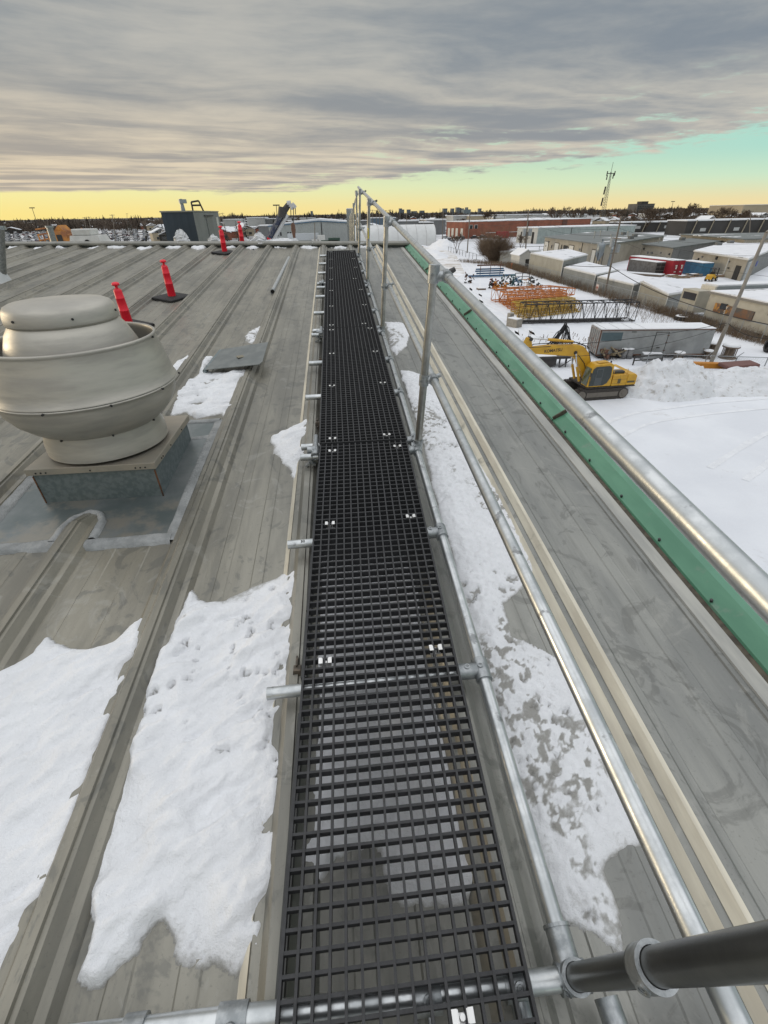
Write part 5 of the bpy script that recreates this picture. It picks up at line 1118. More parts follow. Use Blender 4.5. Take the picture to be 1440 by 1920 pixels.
# tyres
def tyre(label, p, r, rz=0, up=False, snowcap=True):
    t = thing('tyre', label, 'tyre', p); p = np.array(p, float)
    prf = [(r*.55, 0), (r*.95, .0), (r, .08), (r, .38), (r*.95, .46), (r*.55, .46), (r*.55, 0)]
    if up: MB().lathe(prf, p+(0, 0, r), n=24, axis=(R_(90), 0, rz)).build('rubber', blackp, t)
    else: MB().lathe(prf, p, n=24).build('rubber', blackp, t)
    if snowcap and not up: MB().lathe([(r*.6, .462), (r*.75, .56), (r*.92, .462)], p, n=24).build('snow_cap', snow, t)
tyre('large black tyre lying flat with snow rim by the grey shed', G(1279, 600), .95); tyre('tyre leaning against the cream building at the right edge', G(1432, 660)+(0, 0, 0), .6, up=True, rz=1.2)
# containers, timber, forklift
def container(label, A, rz, L, W_, H_, m, snowc=True, name='shipping_container', zf=0.0):
    t = local(name, label, 'container'); MB().b2((0, 0, .1+zf), (L, W_, H_+zf)).build('body', m, t)
    for x in (0, L-.15):
        for y in (0, W_-.15): MB().b2((x-.03, y-.03, 0+zf), (x+.18, y+.18, H_+.03+zf)).build('corner_post', m, t)
    if snowc: MB().b2((.03, .03, H_+.035+zf), (L-.03, W_-.03, H_+.18+zf)).build('snow_cover', snow, t, bevel=.05)
    place(t, A, rz); return t
redc = mat('container_red', (.36, .015, .028), (.28, .015, .025), scale=1, rough=.5, wave=('xy', .28, 1), bdist=.05); bluc = mat('container_blue', (.045, .17, .29), (.035, .13, .22), scale=1, rough=.5, wave=('xy', .28, 1), bdist=.05)
gryc = mat('container_grey', (.17, .16, .15), (.11, .10, .09), scale=2, rough=.7, wave=('xy', .4, 1), bdist=.04)
c = container('red shipping container with white markings, behind the open grey one', (72.4, 99.5, GZ), R_(99), 13, 2.9, 2.7, redc)
for (x, z, w_, h) in ((-.06, 1.7, .5, .25), (-.06, 1.2, .35, .45), (-.06, .6, .5, .2)):
    for y in (.3, 1.7): MB().b2((x, y, z), (x+.02, y+w_, z+h)).build('marking', lett, c)
MB().b2((-.05, 1.42, .15), (-.035, 1.47, 2.6)).build('door_gap', dks, c); MB().b2((11.8, 2.905, 1.2), (12.4, 2.92, 1.9)).build('marking', lett, c)
c = container('weathered grey container with an open shelved end, before the red one', (69.3, 101.0, GZ), R_(97), 8.5, 2.3, 2.3, gryc)
for z in (.2, .9, 1.6): 
    for y in (.15, 1.2): MB().b2((-.04, y, z), (-.005, y+.95, z+.58)).build('opening', darkm, c)
c = container('blue shipping container with snow roof beside the workshop', (77.0, 97.0, GZ), R_(92), 6.4, 2.5, 2.3, bluc)
MB().b2((-.03, -.04, .1), (.12, -.02, 2.4)).build('trim', winm, c)
p = G(1332, 527); fk = local('forklift', 'small yellow forklift parked in front of the blue container', 'forklift')
MB().b2((-1.1, -.5, .35), (.9, .5, .75)).side([(-1.2, .35), (-1.2, 1.0), (-.9, 1.15), (-.1, 1.15), (-.1, .35)], -.52, .52).build('body', yl, fk, bevel=.05)
mb = MB(); [mb.tube((x, y, .8), (x*.8, y, 2.1), .05, n=6) for x in (-.5, .75) for y in (-.45, .45)]; mb.b2((-.5, -.5, 2.08), (.7, .5, 2.15)); mb.build('overhead_guard', dks, fk)
MB().b2((-.45, -.3, 1.16), (.05, .3, 1.5)).build('seat', blackp, fk)
mb = MB(); [mb.b2((1.0, y-.06, .1), (1.12, y+.06, 2.1)) for y in (-.35, .35)]; mb.b2((1.0, -.4, 1.2), (1.1, .4, 1.3)); mb.build('mast', dks, fk); mb = MB(); [mb.b2((1.13, y-.06, .1), (2.1, y+.06, .16)) for y in (-.25, .25)]; mb.build('forks', dks, fk)
for x in (-.75, .7):
    for y in (-.56, .56): wv_ = MB().tube((x, y-.1, .36), (x, y+.1, .36), .36, n=16).build('wheel', blackp, fk); MB().tube((x, y-.12, .36), (x, y+.12, .36), .15, n=10).build('rim', doorw, wv_)
place(fk, p, R_(30), 1.05)
lum = mat('timber', (.33, .24, .16), (.22, .16, .11), scale=3, rough=.8)
for i, (px, py, lab) in enumerate(((1303, 519, 'timber pile left of the forklift, nearest it'), (1283, 521, 'low flat timber pile in the middle of the lot'), (1262, 519, 'low timber pile in front of the red container'), (1352, 519, 'sheets of tan plywood leaning behind the forklift'))):
    p = G(px, py); t = thing('timber_pile', lab, 'timber pile', p, 'timber piles by the containers'); rng = random.Random(i); mb = MB()
    for k in range(9): mb.box(p+(rng.uniform(-1, 1), rng.uniform(-.8, .8), .1+.1*(k//3)*(2 if i == 0 else 1)), (rng.uniform(1.6, 3.0), .3, .12), rz=rng.uniform(-.3, .3), rx=(.9 if i == 3 else 0))
    mb.build('boards', lum, t); MB().box(p+(-.4, .2, .55 if i == 0 else .38), (1.4, .8, .07), rz=.2).build('snow_cover', snow, t, bevel=.03)
p = G(1200, 516); t = thing('platform_deck', 'snow-covered low deck of planks in front of the grey container', 'deck', p); MB().box(p+(0, 0, .2), (9, 2.0, .3), rz=-.9).build('boards', wd, t); MB().box(p+(0, 0, .42), (8.9, 1.9, .12), rz=-.9).build('snow_cover', snow, t)

# ================================================================== POLES AND WIRES
woodp = mat('pole_wood', (.20, .175, .145), (.14, .12, .10), scale=3, rough=.85, stretch=(3, 3, .4)); concp = mat('pole_pale', (.27, .25, .215), (.22, .20, .175), scale=2, rough=.8)
def pole(label, pb, pt, r, kind='utility', m=woodp, cat='utility pole', arms=1, Y=None):
    b = G(*pb) if Y is None else AT(pb[0], pb[1], Y); tp = AT(*pt, b[1]); t = thing('utility_pole' if kind == 'utility' else 'light_pole', label, cat, (b[0], b[1], GZ))
    b = np.array((b[0], b[1], GZ)); MB().tube(b, tp, r, r*.72, n=10).build('pole', m, t); d = (tp-b)/np.linalg.norm(tp-b)
    if kind == 'utility':
        for k in range(arms):
            c = tp-d*(.35+.9*k); a = MB().box(c, (2.2, .10, .12)).build('crossarm', woodp, t)
            for x in (-1, -.45, .45, 1): MB().tube(c+(x, 0, .06), c+(x, 0, .28), .05, n=6).build('insulator', winm, a)
    return t, b, tp
_, b1, t1 = pole('leaning pale pole standing among the cable spools at the right', (1330, 687), (1437, 437), .17, 'light', concp, 'pole')
MB().tube(t1, t1+(.5, .1, .3), .14, n=8).build('bracket', concp, _)
_, b2_, t2 = pole('wooden utility pole with two transformers in front of the sheds', (1133, 556), (1165, 405), .16, arms=0)
for k, (f, o) in enumerate(((.62, (.55, 0, 0)), (.66, (-.45, .2, .3)))): c = b2_+(t2-b2_)*f+np.array(o); MB().tube(c-(0, 0, .55), c+(0, 0, .5), .30, n=12).build('transformer', mat('transformer_grey', (.30, .32, .33), rough=.5), _)
mb = MB(); c = b2_+(t2-b2_)*.74; mb.box(c, (.12, 2.4, .12)); c = b2_+(t2-b2_)*.56; mb.box(c, (1.0, .1, .1)); mb.build('crossarm', woodp, _)
_, b3, t3 = pole('utility pole with transformers beside the gable shed', (983, 500), (991, 393), .18, arms=2)
for o in (-.7, .8): c = b3+(t3-b3)*.62+(o, 0, 0); MB().tube(c-(0, 0, .8), c+(0, 0, .7), .45, n=12).build('transformer', mat('transformer_grey', (0, 0, 0)), _)
_, b4, t4 = pole('bare utility pole left of the big brown bush', (876, 474), (881, 400), .2, arms=1)
_, b5, t5 = pole('thin pole at the corner of the tunnel shelter', (829, 458), (831, 395), .2, arms=0)
def wire(label, a, b, sag, r=.02, cat='overhead cable'):
    a, b = np.array(a, float), np.array(b, float); P = [a+(b-a)*f-np.array((0, 0, sag*4*f*(1-f))) for f in np.linspace(0, 1, 25)]
    tag(MB().path(P, r, n=5).build('overhead_cable', blackp), label, cat)
up_ = np.array
wire('thick sagging cable from the gable shed pole to the pole with two transformers', b3+(t3-b3)*.30, b2_+(t2-b2_)*.40, 1.2, .045)
wire('thick cable from the pole with two transformers across the sheds to the right', b2_+(t2-b2_)*.40, AT(1460, 612, 38), 1.0, .045)
for k, (f, q) in enumerate(((.74, (1460, 520)), (.80, (1460, 480)), (.86, (1460, 455)))): wire('thin power line to the right from the transformer pole, %s' % ['lowest of three', 'middle of three', 'highest of three'][k], b2_+(t2-b2_)*f, AT(*q, 45), .8, .012)
for k, f in enumerate((.80, .88, .95)): wire('thin power line between the two transformer poles, %s' % ['lowest of three', 'middle of three', 'highest of three'][k], b3+(t3-b3)*f, b2_+(t2-b2_)*(f-.02), 1.0, .02)
for k, f in enumerate((.82, .9)): wire('thin line from the bush pole to the gable shed pole, %s' % ['lower', 'upper'][k], b4+(t4-b4)*f, b3+(t3-b3)*f, 1.2, .025)
q = b1+(t1-b1)*.36
wire('black cable running left from the leaning pale pole over the trailer', q, AT(930, 655, 30), .35, .022); wire('black cable running right from the leaning pale pole', q, AT(1470, 632, 30), .5, .025); wire('second black cable running left below the first', q-(0, 0, .15), AT(930, 668, 26), .9, .016)
# lattice tower
tw = thing('lattice_tower', 'tall guyed lattice radio tower with antennas on the right skyline', 'tower', (*AT(1129, 402, 420)[:2], GZ)); b = AT(1130, 404, 420); b[2] = GZ; tp = AT(1146, 322, 420)
mb = MB(); d = tp-b; m_ = 22; off = lambda f, j: b+d*f+np.array([math.cos(2.09*j), math.sin(2.09*j), 0])*(1.9*(1-f)+.5)
for j in range(3):
    mb.tube(off(0, j), off(1, j), .13, n=4)
    for i in range(m_): mb.tube(off(i/m_, j), off((i+1)/m_, (j+1) % 3), .08, n=3); mb.tube(off(i/m_, j), off(i/m_, (j+1) % 3), .08, n=3)
mb.build('mast', mat('tower_grey', (.13, .14, .14), rough=.6), tw)
for k, (x, f) in enumerate(((-3, .97), (3.2, .97), (-2.6, .90), (2.4, .92), (-2.2, .70), (-2.4, .64), (-2.6, .5), (-2.8, .43))): MB().tube(b+d*f+(x, 0, -1.5), b+d*f+(x, 0, 1.5), .42 if f > .8 else .6, n=8).build('antenna', dks, tw); 
MB().tube(b+d*.97+(-3.4, 0, 0), b+d*.97+(3.6, 0, 0), .25, n=4).tube(tp, tp+(0, 0, 6), .15, n=4).build('arms', dks, tw)

# ================================================================== BEYOND THE RIDGE, LEFT
BZ = lambda y: fz(13.2)-SL*(y-13.2)
p0_, p1_, p2_, p3_ = AT(300, 400, 40), AT(364, 397, 40), AT(404, 397, 47), None
lx0, lx1, rx1 = AT(309, 430, 40)[0], AT(368, 430, 40)[0], AT(409, 430, 48)[0]
t = thing('rooftop_plant_room', 'dark slate plant room with a grey door side standing beyond the ridge', 'plant room', (lx0, 40, BZ(40)))
zt_ = AT(330, 398, 40)[2]
slate = mat('slate_cladding', (.022, .036, .050), (.018, .030, .042), scale=.6, rough=.55, wave=('xy', .5, 1), bdist=.01); prg = mat('plant_grey', (.15, .165, .165), (.125, .14, .14), scale=.8, rough=.5)
poly = [(lx0, 40), (lx1, 40), (rx1+.25, 48), (lx0-.8, 48)]
MB().prism(poly, BZ(48)-.3, zt_).build('wall', slate, t); MB().prism([(lx0-.06, 39.94), (lx1+.05, 39.94), (rx1+.3, 48.1), (lx0-.9, 48.1)], zt_+.003, zt_+.09).build('roof', capm, t)
def onside(f0, f1, z0, z1, th, m, name, par=None):
    A, B = np.array((lx1, 40.)), np.array((rx1+.25, 48.)); d = B-A; L = np.linalg.norm(d); u = d/L; n_ = np.array((u[1], -u[0])); p, q = A+d*f0, A+d*f1
    return MB().prism([tuple(p+n_*.003), tuple(q+n_*.003), tuple(q+n_*th), tuple(p+n_*th)], z0, z1).build(name, m, par or t)
onside(0, 1, BZ(48)-.3, zt_-.02, .03, prg, 'side_cladding'); dd = onside(.42, .66, BZ(44), zt_-.35, .06, mat('plant_door', (.12, .135, .135), rough=.5), 'door'); onside(.36, .70, zt_-.28, zt_-.20, .12, dks, 'lintel', dd); onside(.62, .64, BZ(44)+1.0, BZ(44)+1.3, .12, dks, 'handle', dd); onside(.84, .93, zt_-1.0, zt_-.35, .05, mat('notice_white', (.55, .55, .5)), 'notice')
p = AT(349, 396, 41); t = thing('rooftop_fittings', 'pipe stack and small steel frame on top of the plant room', 'roof equipment', p)
MB().tube(p+(-.2, 0, 0), p+(-.2, 0, .75), .17, .10, n=10).box(p+(-.1, 0, .6), (.5, .3, .25), rz=.5).build('stack', galvd, t); MB().path([p+(.5, 0, 0), p+(.5, 0, .55), p+(1.05, 0, .62), p+(1.25, 0, 0)], .06, n=5).path([p+(.5, 0, .35), p+(1.15, 0, .35)], .06, n=5).build('frame', dks, t)
def lump(label, px, py0, py1, Y, w_, seed, m=None, name='wrapped_bundle', cat='bundle'):
    b = AT(px, py0, Y); h = AT(px, py1, Y)[2]-b[2]; rng = np.random.RandomState(seed); t = MB(); n = 18; prf = []
    me = MB(); rings = 10
    for k in range(rings+1):
        f = k/rings; r = w_/2*(1-f**1.7)**.6
        for i in range(n):
            a = 6.283*i/n; rr = r*(1+.35*(rng.rand()-.5)); me.v.append((b[0]+rr*math.cos(a), b[1]+rr*math.sin(a)*.7, b[2]+h*f*(1+.25*(rng.rand()-.5)*(f > .3))))
    for k in range(rings):
        for i in range(n): me.f.append([k*n+i, k*n+(i+1) % n, (k+1)*n+(i+1) % n, (k+1)*n+i]); me.mi.append(0); me.sm.append(False)
    return tag(me.build(name, m or plast), label, cat)
plast = mat('white_plastic', (.68, .69, .70), (.55, .56, .58), scale=8, rough=.45)
lump('tall crumpled white plastic bundle before the dark plant room', 343, 459, 431, 20, .62, 1); lump('smaller white plastic bundle before the grey door side', 403, 459, 440, 20, .5, 2); lump('low white bundle right of the farthest red post', 462, 459, 446, 19, .35, 3)
lump('crumpled white plastic bundle left of the crane boom', 487, 459, 436, 19, .6, 4); lump('long low heap of white plastic under the crane boom', 525, 459, 447, 19, 1.7, 5); lump('last white plastic bundle of the row, pointed top', 553, 459, 447, 19, .4, 6)
t = thing('roof_sled', 'black pipe stand left of the plant room', 'stand', AT(270, 458, 19)); a = AT(258, 456, 19); b = AT(303, 456, 19); mb = MB(); mb.tube(a+(0, 0, .02), b+(0, 0, .02), .03, n=6).tube(b, b+(0, 0, .24), .035, n=6).tube(b+(0, 0, .24), b+(.2, 0, .24), .035, n=6).tube(a+(.3, 0, .02), a+(.35, 0, .22), .03, n=6).tube(a, a+(.25, 0, .1), .03, n=6); mb.build('tubes', dks, t)
# white roof hood on the back slope
p = AT(170, 456, 24); t = thing('roof_hood', 'white square roof exhaust hood with a round black outlet beyond the ridge', 'roof hood', p); wp = mat('hood_white', (.62, .62, .60), rough=.5); z1 = AT(170, 441, 24)[2]; z2 = AT(165, 437, 24)[2]
z0 = BZ(24)
MB().prism([(p[0]-.62, 23.6), (p[0]+.68, 23.6), (p[0]+.68, 24.6), (p[0]-.62, 24.6)], z0, p[2]-.05).build('base', wp, t)
mb = MB(); P = [(p[0]-.68, 23.5, p[2]-.1), (p[0]+.72, 23.5, p[2]-.1), (p[0]+.55, 23.6, z1), (p[0]-.58, 23.6, z1)]; mb.add(P+[(a, 24.6, c) for a, b, c in P], [(0, 1, 2, 3), (7, 6, 5, 4), (1, 0, 4, 5), (2, 1, 5, 6), (3, 2, 6, 7), (0, 3, 7, 4)]); mb.build('cowl', wp, t)
mb = MB(); mb.prism([(p[0]-.50, 23.65), (p[0]+.28, 23.65), (p[0]+.28, 24.5), (p[0]-.50, 24.5)], z1+.003, z1+.24); mb.build('cap', wp, t, bevel=.04); MB().tube((p[0]+.10, 23.55, p[2]+.06), (p[0]+.10, 23.49, p[2]+.05), .10, n=16).build('outlet', blackp, t)
# orange machine in the yard behind
p = G(120, 450); 
p = AT(122, 455, 120); p[2] = GZ
omc = thing('orange_crane', 'weathered orange crawler machine beyond the ridge at the left', 'crane', p); zt2 = AT(122, 432, 120)[2]; zt3 = AT(122, 428, 120)[2]
MB().b2((p[0]-4.5, p[1]-2, GZ), (p[0]+4.5, p[1]+2, GZ+1.8)).build('tracks', dks, omc)
om = mat('orange_weathered', (.46, .19, .03), (.25, .10, .04), scale=.6, rough=.7)
MB().b2((p[0]-2.0, p[1]-2, GZ+1.8), (p[0]+1.8, p[1]+2, zt2)).side([(p[0]-.5, zt2), (p[0]+.6, zt3+.6), (p[0]+2.0, zt2-.8), (p[0]+1.6, zt2-2)], p[1]-1.8, p[1]+1.8).build('body', om, omc)
mb = MB()
for k in range(7): mb.tube((p[0]-4.6, p[1]-1, GZ+4+k*1.0), (p[0]-1.6, p[1]-1, GZ+4.6+k*.95), .14, n=5)
for k in range(4): mb.tube((p[0]-4.6+k, p[1]-1, GZ+2), (p[0]-4.4+k, p[1]-1, zt2-.6), .14, n=5)
mb.build('lattice', om, omc); MB().b2((p[0]-.3, p[1]-2.04, GZ+6), (p[0]+.8, p[1]-2.005, GZ+9)).build('opening', darkm, omc); mb = MB(); [mb.tube((p[0]+2, p[1], GZ+3+k), (p[0]+4.6, p[1], GZ+4.3+k*.95), .16, n=5) for k in range(7)]; mb.build('arm', om, omc)
# mobile crane boom
Yc = 130
a = AT(506, 458, Yc); a[2] = GZ+2.5; e = AT(531, 398, Yc); e2 = AT(541, 384, Yc); sc0 = AT(512, 450, Yc); 
ct = thing('mobile_crane', 'mobile crane with a blue and white telescopic boom tilted to the right', 'crane', (a[0]+1, Yc, GZ))
base = sc0+(sc0-e)/np.linalg.norm(e-sc0)*9; base[2] = max(base[2], GZ+2.2)
nav = mat('boom_navy', (.02, .028, .06), (.10, .105, .115), scale=1.2, rough=.5, lo=.45, hi=.6, detail=2); whp = mat('boom_white', (.5, .5, .5), rough=.5)
MB().tube(base, e, .80, n=4).build('boom', nav, ct); MB().tube(base+(.95, -.3, 0), e+(.95, -.3, -.5), .42, n=4).build('boom_edge', whp, ct)
MB().tube(e, e2, .75, .62, n=4).build('boom_extension', dks, ct); MB().tube(e-(.4, 0, 1), e+(.1, 0, 1.0), 1.05, n=8).build('boom_collar', dks, ct)
h1 = AT(548, 388, Yc); h2_ = AT(553, 383, Yc)
MB().path([e2+(-.3, 0, .2), e2+(.6, 0, .3), AT(545, 388, Yc), AT(549, 388, Yc), h2_], .65, n=6).build('jib_head', whp, ct)
for (x, z1_, z2_) in ((545, 390, 405), (550, 388, 418), (553.5, 385, 402)): MB().tube(AT(x, z1_, Yc), AT(x+.6, z2_, Yc), .09, n=4).build('cable', dks, ct)
MB().lathe([(.01, -3.6), (.25, -3.2), (.4, -2.0), (.55, -1.2), (.45, 0), (.1, .3)], tuple(AT(549, 420, Yc)+(0, 0, 0)), n=8).build('hook_block', rustym, ct)
MB().b2((a[0]-8, Yc-1.3, GZ+.8), (a[0]+5, Yc+1.3, GZ+2.4)).build('carrier', whp, ct); MB().b2((a[0]-3, Yc-1.2, GZ+2.41), (a[0]+1, Yc+1.2, GZ+4.2)).build('cab', nav, ct)
for x in (-6.5, -4.8, 1.5, 3.4): MB().tube((a[0]+x, Yc-1.4, GZ+.6), (a[0]+x, Yc-1.0, GZ+.6), .6, n=12).build('wheel', blackp, ct)
p = AT(505, 453, 22); t = tag(MB().box(p, (.14, .1, .22)).tube(p, p+(-.05, 0, .15), .03, n=6).build('red_jerrycan', redm), 'small red can among the white bundles at the foot of the crane boom', 'can')
# white semi trailer, white truck, green truck in front of the warehouse
def veh(name, label, cat, px0, px1, py0, py1, Y, m, wheels=True):
    a, b = AT(px0, py0, Y), AT(px1, py1, Y); t = thing(name, label, cat, ((a[0]+b[0])/2, Y, GZ)); MB().b2((a[0], Y, max(GZ+.9, a[2])), (b[0], Y+2.6, b[2])).build('box', m, t)
    if wheels:
        for x in (a[0]+1.2, a[0]+2.5, b[0]-1.5): MB().tube((x, Y-.1, GZ+.5), (x, Y+.3, GZ+.5), .5, n=10).build('wheel', blackp, t)
    return t
veh('semi_trailer', 'long white semi-trailer parked along the pale warehouse', 'trailer', 540, 597, 451, 437, 235, mat('trailer_white', (.50, .53, .56), rough=.5))
v_ = veh('white_truck', 'small white box truck right of the long semi-trailer', 'truck', 596, 609, 453, 441, 232, mat('truck_white', (.6, .6, .58), rough=.5)); q = AT(590, 449, 232); MB().b2((q[0]-1.3, 232, GZ+.8), (q[0]+1.6, 234.2, GZ+2.6)).build('cab', mat('truck_white', (0, 0, 0)), v_)
v_ = veh('green_flatbed', 'dark green flatbed truck behind the ridge, left of the railing posts', 'truck', 602, 634, 453, 450, 190, mat('truck_green', (.02, .05, .035), rough=.5)); q = AT(628, 450, 190); MB().b2((q[0]-2.4, 190, GZ+1), (q[0]+1.8, 192.3, AT(625, 446, 190)[2])).build('cab', mat('truck_green', (0, 0, 0)), v_)
_, b6, t6 = pole('thin dark pole in front of the pale warehouse', (590, 462), (590, 418), .2, arms=0, Y=200)

# ================================================================== TOWN AND HORIZON
def bldbox(label, px0, px1, pt, Y, dep, m, roof=None, name='town_building', cat='building', group=None, snowr_=True):
    a, b = AT(px0, pt, Y), AT(px1, pt, Y); h = (a[2]+b[2])/2-GZ; t = thing(name, label, cat, ((a[0]+b[0])/2, Y, GZ), group)
    MB().b2((a[0], Y, GZ), (b[0], Y+dep, GZ+h)).build('wall', m, t); MB().b2((a[0]-.3, Y-.3, GZ+h+.003), (b[0]+.3, Y+dep+.3, GZ+h+.5)).build('roof', snowy if snowr_ else (roof or m), t); return t, a[0], b[0], h
tan_ = mat('town_tan', (.40, .345, .25), (.34, .29, .21), scale=.05, rough=.8); gwh = mat('town_white', (.45, .46, .45), (.38, .39, .39), scale=.1, rough=.7); gdk = mat('town_dark', (.055, .052, .05), (.04, .038, .036), scale=.1, rough=.8); gmd = mat('town_grey', (.20, .21, .215), (.16, .165, .17), scale=.1, rough=.8)
T_ = [('large tan flat building on the right horizon', 1395, 1460, 384, 620, 60, tan_), ('grey end block left of the large tan building', 1380, 1396, 388, 640, 40, gmd), ('long pale low hall behind the brick building', 930, 1020, 403, 460, 30, gwh), ('pale grey hall with snow roof right of the long pale hall', 1020, 1100, 403, 480, 30, gwh),
      ('cream block between brick building and the long hall', 926, 948, 408, 430, 20, doorw), ('white low hall left of the cream block', 850, 882, 405, 480, 30, gwh), ('tan low hall in front of the silos', 880, 912, 405, 470, 30, tan_), ('grey industrial unit left of the brick building', 800, 836, 413, 330, 25, gmd),
      ('dark garage beside the grey industrial unit', 786, 812, 418, 300, 20, gdk), ('low snow-roofed unit behind the tunnel shelter', 745, 785, 415, 300, 20, gmd), ('grey unit with blue stripe behind the railing posts', 696, 742, 409, 420, 25, mat('blue_grey_unit', (.12, .17, .23))),
      ('white depot left of the crane boom', 462, 494, 409, 420, 30, gwh), ('grey depot with small windows left of the crane', 490, 516, 411, 430, 30, gmd), ('low flat shed in front of the white depot', 484, 516, 424, 330, 20, gmd), ('pale block right of the dark plant room', 418, 450, 412, 520, 30, gwh),
      ('pale square tower block behind the far railing posts', 651, 662, 392, 400, 14, gmd)]
for lab, x0_, x1_, pt, Y, dep, m in T_: bldbox(lab, x0_, x1_, pt, Y, dep, m)
# long dark low sheds with pale posts on the right
for k, (x0_, x1_, pt, Y) in enumerate(((1170, 1300, 417, 300), (1290, 1460, 413, 250))):
    t, xa, xb, h = bldbox(['long dark low terrace with pale posts behind the beige buildings', 'nearer dark low terrace with pale slanted posts at the right edge'][k], x0_, x1_, pt, Y, 16, gdk)
    n = int((xb-xa)/9)
    for i in range(n): x = xa+4+i*9; MB().tube((x-1, Y-1.2, GZ), (x+.8, Y-.4, GZ+h+.4), .28, n=5).build('post', mat('post_pale', (.30, .26, .19)), t)
    for i in range(n//2): x = xa+8+i*18; MB().b2((x, Y-.15, GZ+1.8), (x+3, Y-.02, GZ+3.2)).build('sign_board', gwh, t)
# downtown
for k, (x0_, x1_, pt, Y) in enumerate([(749, 754, 391, 2600), (754, 758, 393, 2700), (764, 770, 393, 2600), (772, 782, 396, 2500), (788, 796, 395, 2700), (832, 839, 391, 2400), (847, 852, 391, 2500), (857, 862, 389, 2200), (862, 865, 390, 2250), (865, 870, 391, 2200), (875, 878, 389, 2300), (899, 903, 391, 2500), (582, 586, 396, 1800), (1205, 1209, 389, 2100), (716, 722, 399, 1700), (904, 906, 396, 2500)]):
    bldbox('distant downtown tower block on the horizon', x0_, x1_, pt, Y, 30, mat('skyline_haze_blue', (.15, .18, .21), rough=.6), None, 'tower_block', 'tower block', 'downtown tower blocks on the horizon', False)  # distance haze is put into the blue-grey wall colour
bldbox('wide pale blue block at the foot of the downtown towers', 870, 883, 393, 2000, 40, mat('skyline_pale', (.20, .25, .28), rough=.6), None, 'tower_block', 'tower block', None, False)
t, xa, xb, h = bldbox('grey stepped apartment slab on the right skyline', 1196, 1228, 382.5, 900, 30, mat('slab_grey', (.12, .115, .11), (.09, .088, .085), scale=.1), None, 'apartment_block', 'apartment block', None, False); MB().b2(((xa+xb)/2-6, 905, GZ+h+.5), ((xa+xb)/2+6, 920, GZ+h+4)).build('roof_block', gdk, t)
wf = MB(); 
for i in range(5):
    for j in range(9): wf.b2((xa+2+j*(xb-xa-4)/9, 899.8, GZ+4+i*(h-6)/5), (xa+2+j*(xb-xa-4)/9+1.8, 899.95, GZ+4+i*(h-6)/5+1.6))
wf.build('windows', winm, t)['kind'] = 'stuff'
# scattered houses
hs = []
rng = random.Random(99)
def house(wall, seed):
    cn = ['white', 'tan', 'black', 'grey', 'brick'][seed]; t = local('town_house', 'small %s snow-roofed house scattered in the far town' % cn, 'house', 'small %s houses scattered in the far town' % cn); r = random.Random(seed); w_, d_, h = r.uniform(9, 16), r.uniform(8, 10), r.uniform(3, 4.5)
    MB().b2((-w_/2, -d_/2, 0), (w_/2, d_/2, h)).build('wall', wall, t); MB().side([(-w_/2-.4, h), (0, h+2.2), (w_/2+.4, h), (w_/2+.4, h+.3), (0, h+2.6), (-w_/2-.4, h+.3)], -d_/2-.3, d_/2+.3).build('roof', snowy, t); MB().b2((-w_*.3, -d_/2-.05, 1), (-w_*.1, -d_/2-.005, 2.4)).b2((w_*.1, -d_/2-.05, 1), (w_*.3, -d_/2-.005, 2.4)).build('window', winm, t); return t
HP = [house(m, i) for i, m in enumerate((gwh, tan_, gdk, gmd, brk))]
cnt = 0
def freepx(px, Y): return not (655 < px < 812 and Y < 300)
for i in range(230):
    f = rng.random(); Y = 300+1500*f**1.6; px = rng.uniform(-40, 1480)
    if px > 640 and Y < 380 or (430 < px < 680 and Y < 360): continue
    if px < 300 and Y < 560: continue
    p = AT(px, 440, Y); o = HP[rng.randrange(5)]
    if cnt < 5: o = HP[cnt]; place(o, (p[0], p[1], GZ), rng.uniform(-.6, .6))
    else: dup(o, (p[0], p[1], GZ), rng.uniform(-.8, .8))
    cnt += 1
# larger flat units
for i in range(34):
    px = rng.uniform(100, 1450); Y = rng.uniform(380, 1100); w_ = rng.uniform(20, 60)
    if (px < 300 and Y < 600) or (px > 1380): continue
    p = AT(px, 440, Y); t = thing('flat_unit', 'low flat industrial unit in the far town', 'building', (p[0], p[1], GZ), 'flat industrial units in the far town'); h = rng.uniform(4, 7)
    MB().b2((p[0]-w_/2, Y, GZ), (p[0]+w_/2, Y+20, GZ+h)).build('wall', rng.choice([gwh, gmd, gdk, tan_]), t); MB().b2((p[0]-w_/2-.4, Y-.4, GZ+h+.003), (p[0]+w_/2+.4, Y+20.4, GZ+h+.5)).build('roof', snowy, t)
# trees
TP = []
for k in range(4):
    tr, cr = bare_mesh(9+k, 50+k, 5, .62, .09, 1 if k < 2 else 2); tr.v += []; o_ = len(tr.v)
    tr.add(cr.v, cr.f); TP.append(tag(tr.build('town_tree', twigm), 'bare winter tree in the far town', 'tree', 'bare trees scattered in the far town'))
for k in range(2):
    mb = conifer_mb(10, 70+k, .2); mb.tube((0, 0, 0), (0, 0, 8), .2, n=5); TP.append(tag(mb.build('town_spruce', evm), 'dark spruce in the far town', 'tree', 'spruces scattered in the far town'))
cnt = 0; used = set()
for i in range(285):
    f = rng.random(); Y = 330+1100*f; px = rng.uniform(-40, 1480)
    if px < 300: Y = 620+500*f
    if 660 < px < 830 and Y < 420: continue
    p = AT(px, 440, Y); k = rng.choice([0, 1, 2, 3, 0, 1, 2, 3, 4, 5]); sc = rng.uniform(.75, 1.25)
    if k not in used: place(TP[k], (p[0], p[1], GZ), rng.uniform(0, 6), sc); used.add(k)
    else: dup(TP[k], (p[0], p[1], GZ), rng.uniform(0, 6), sc)
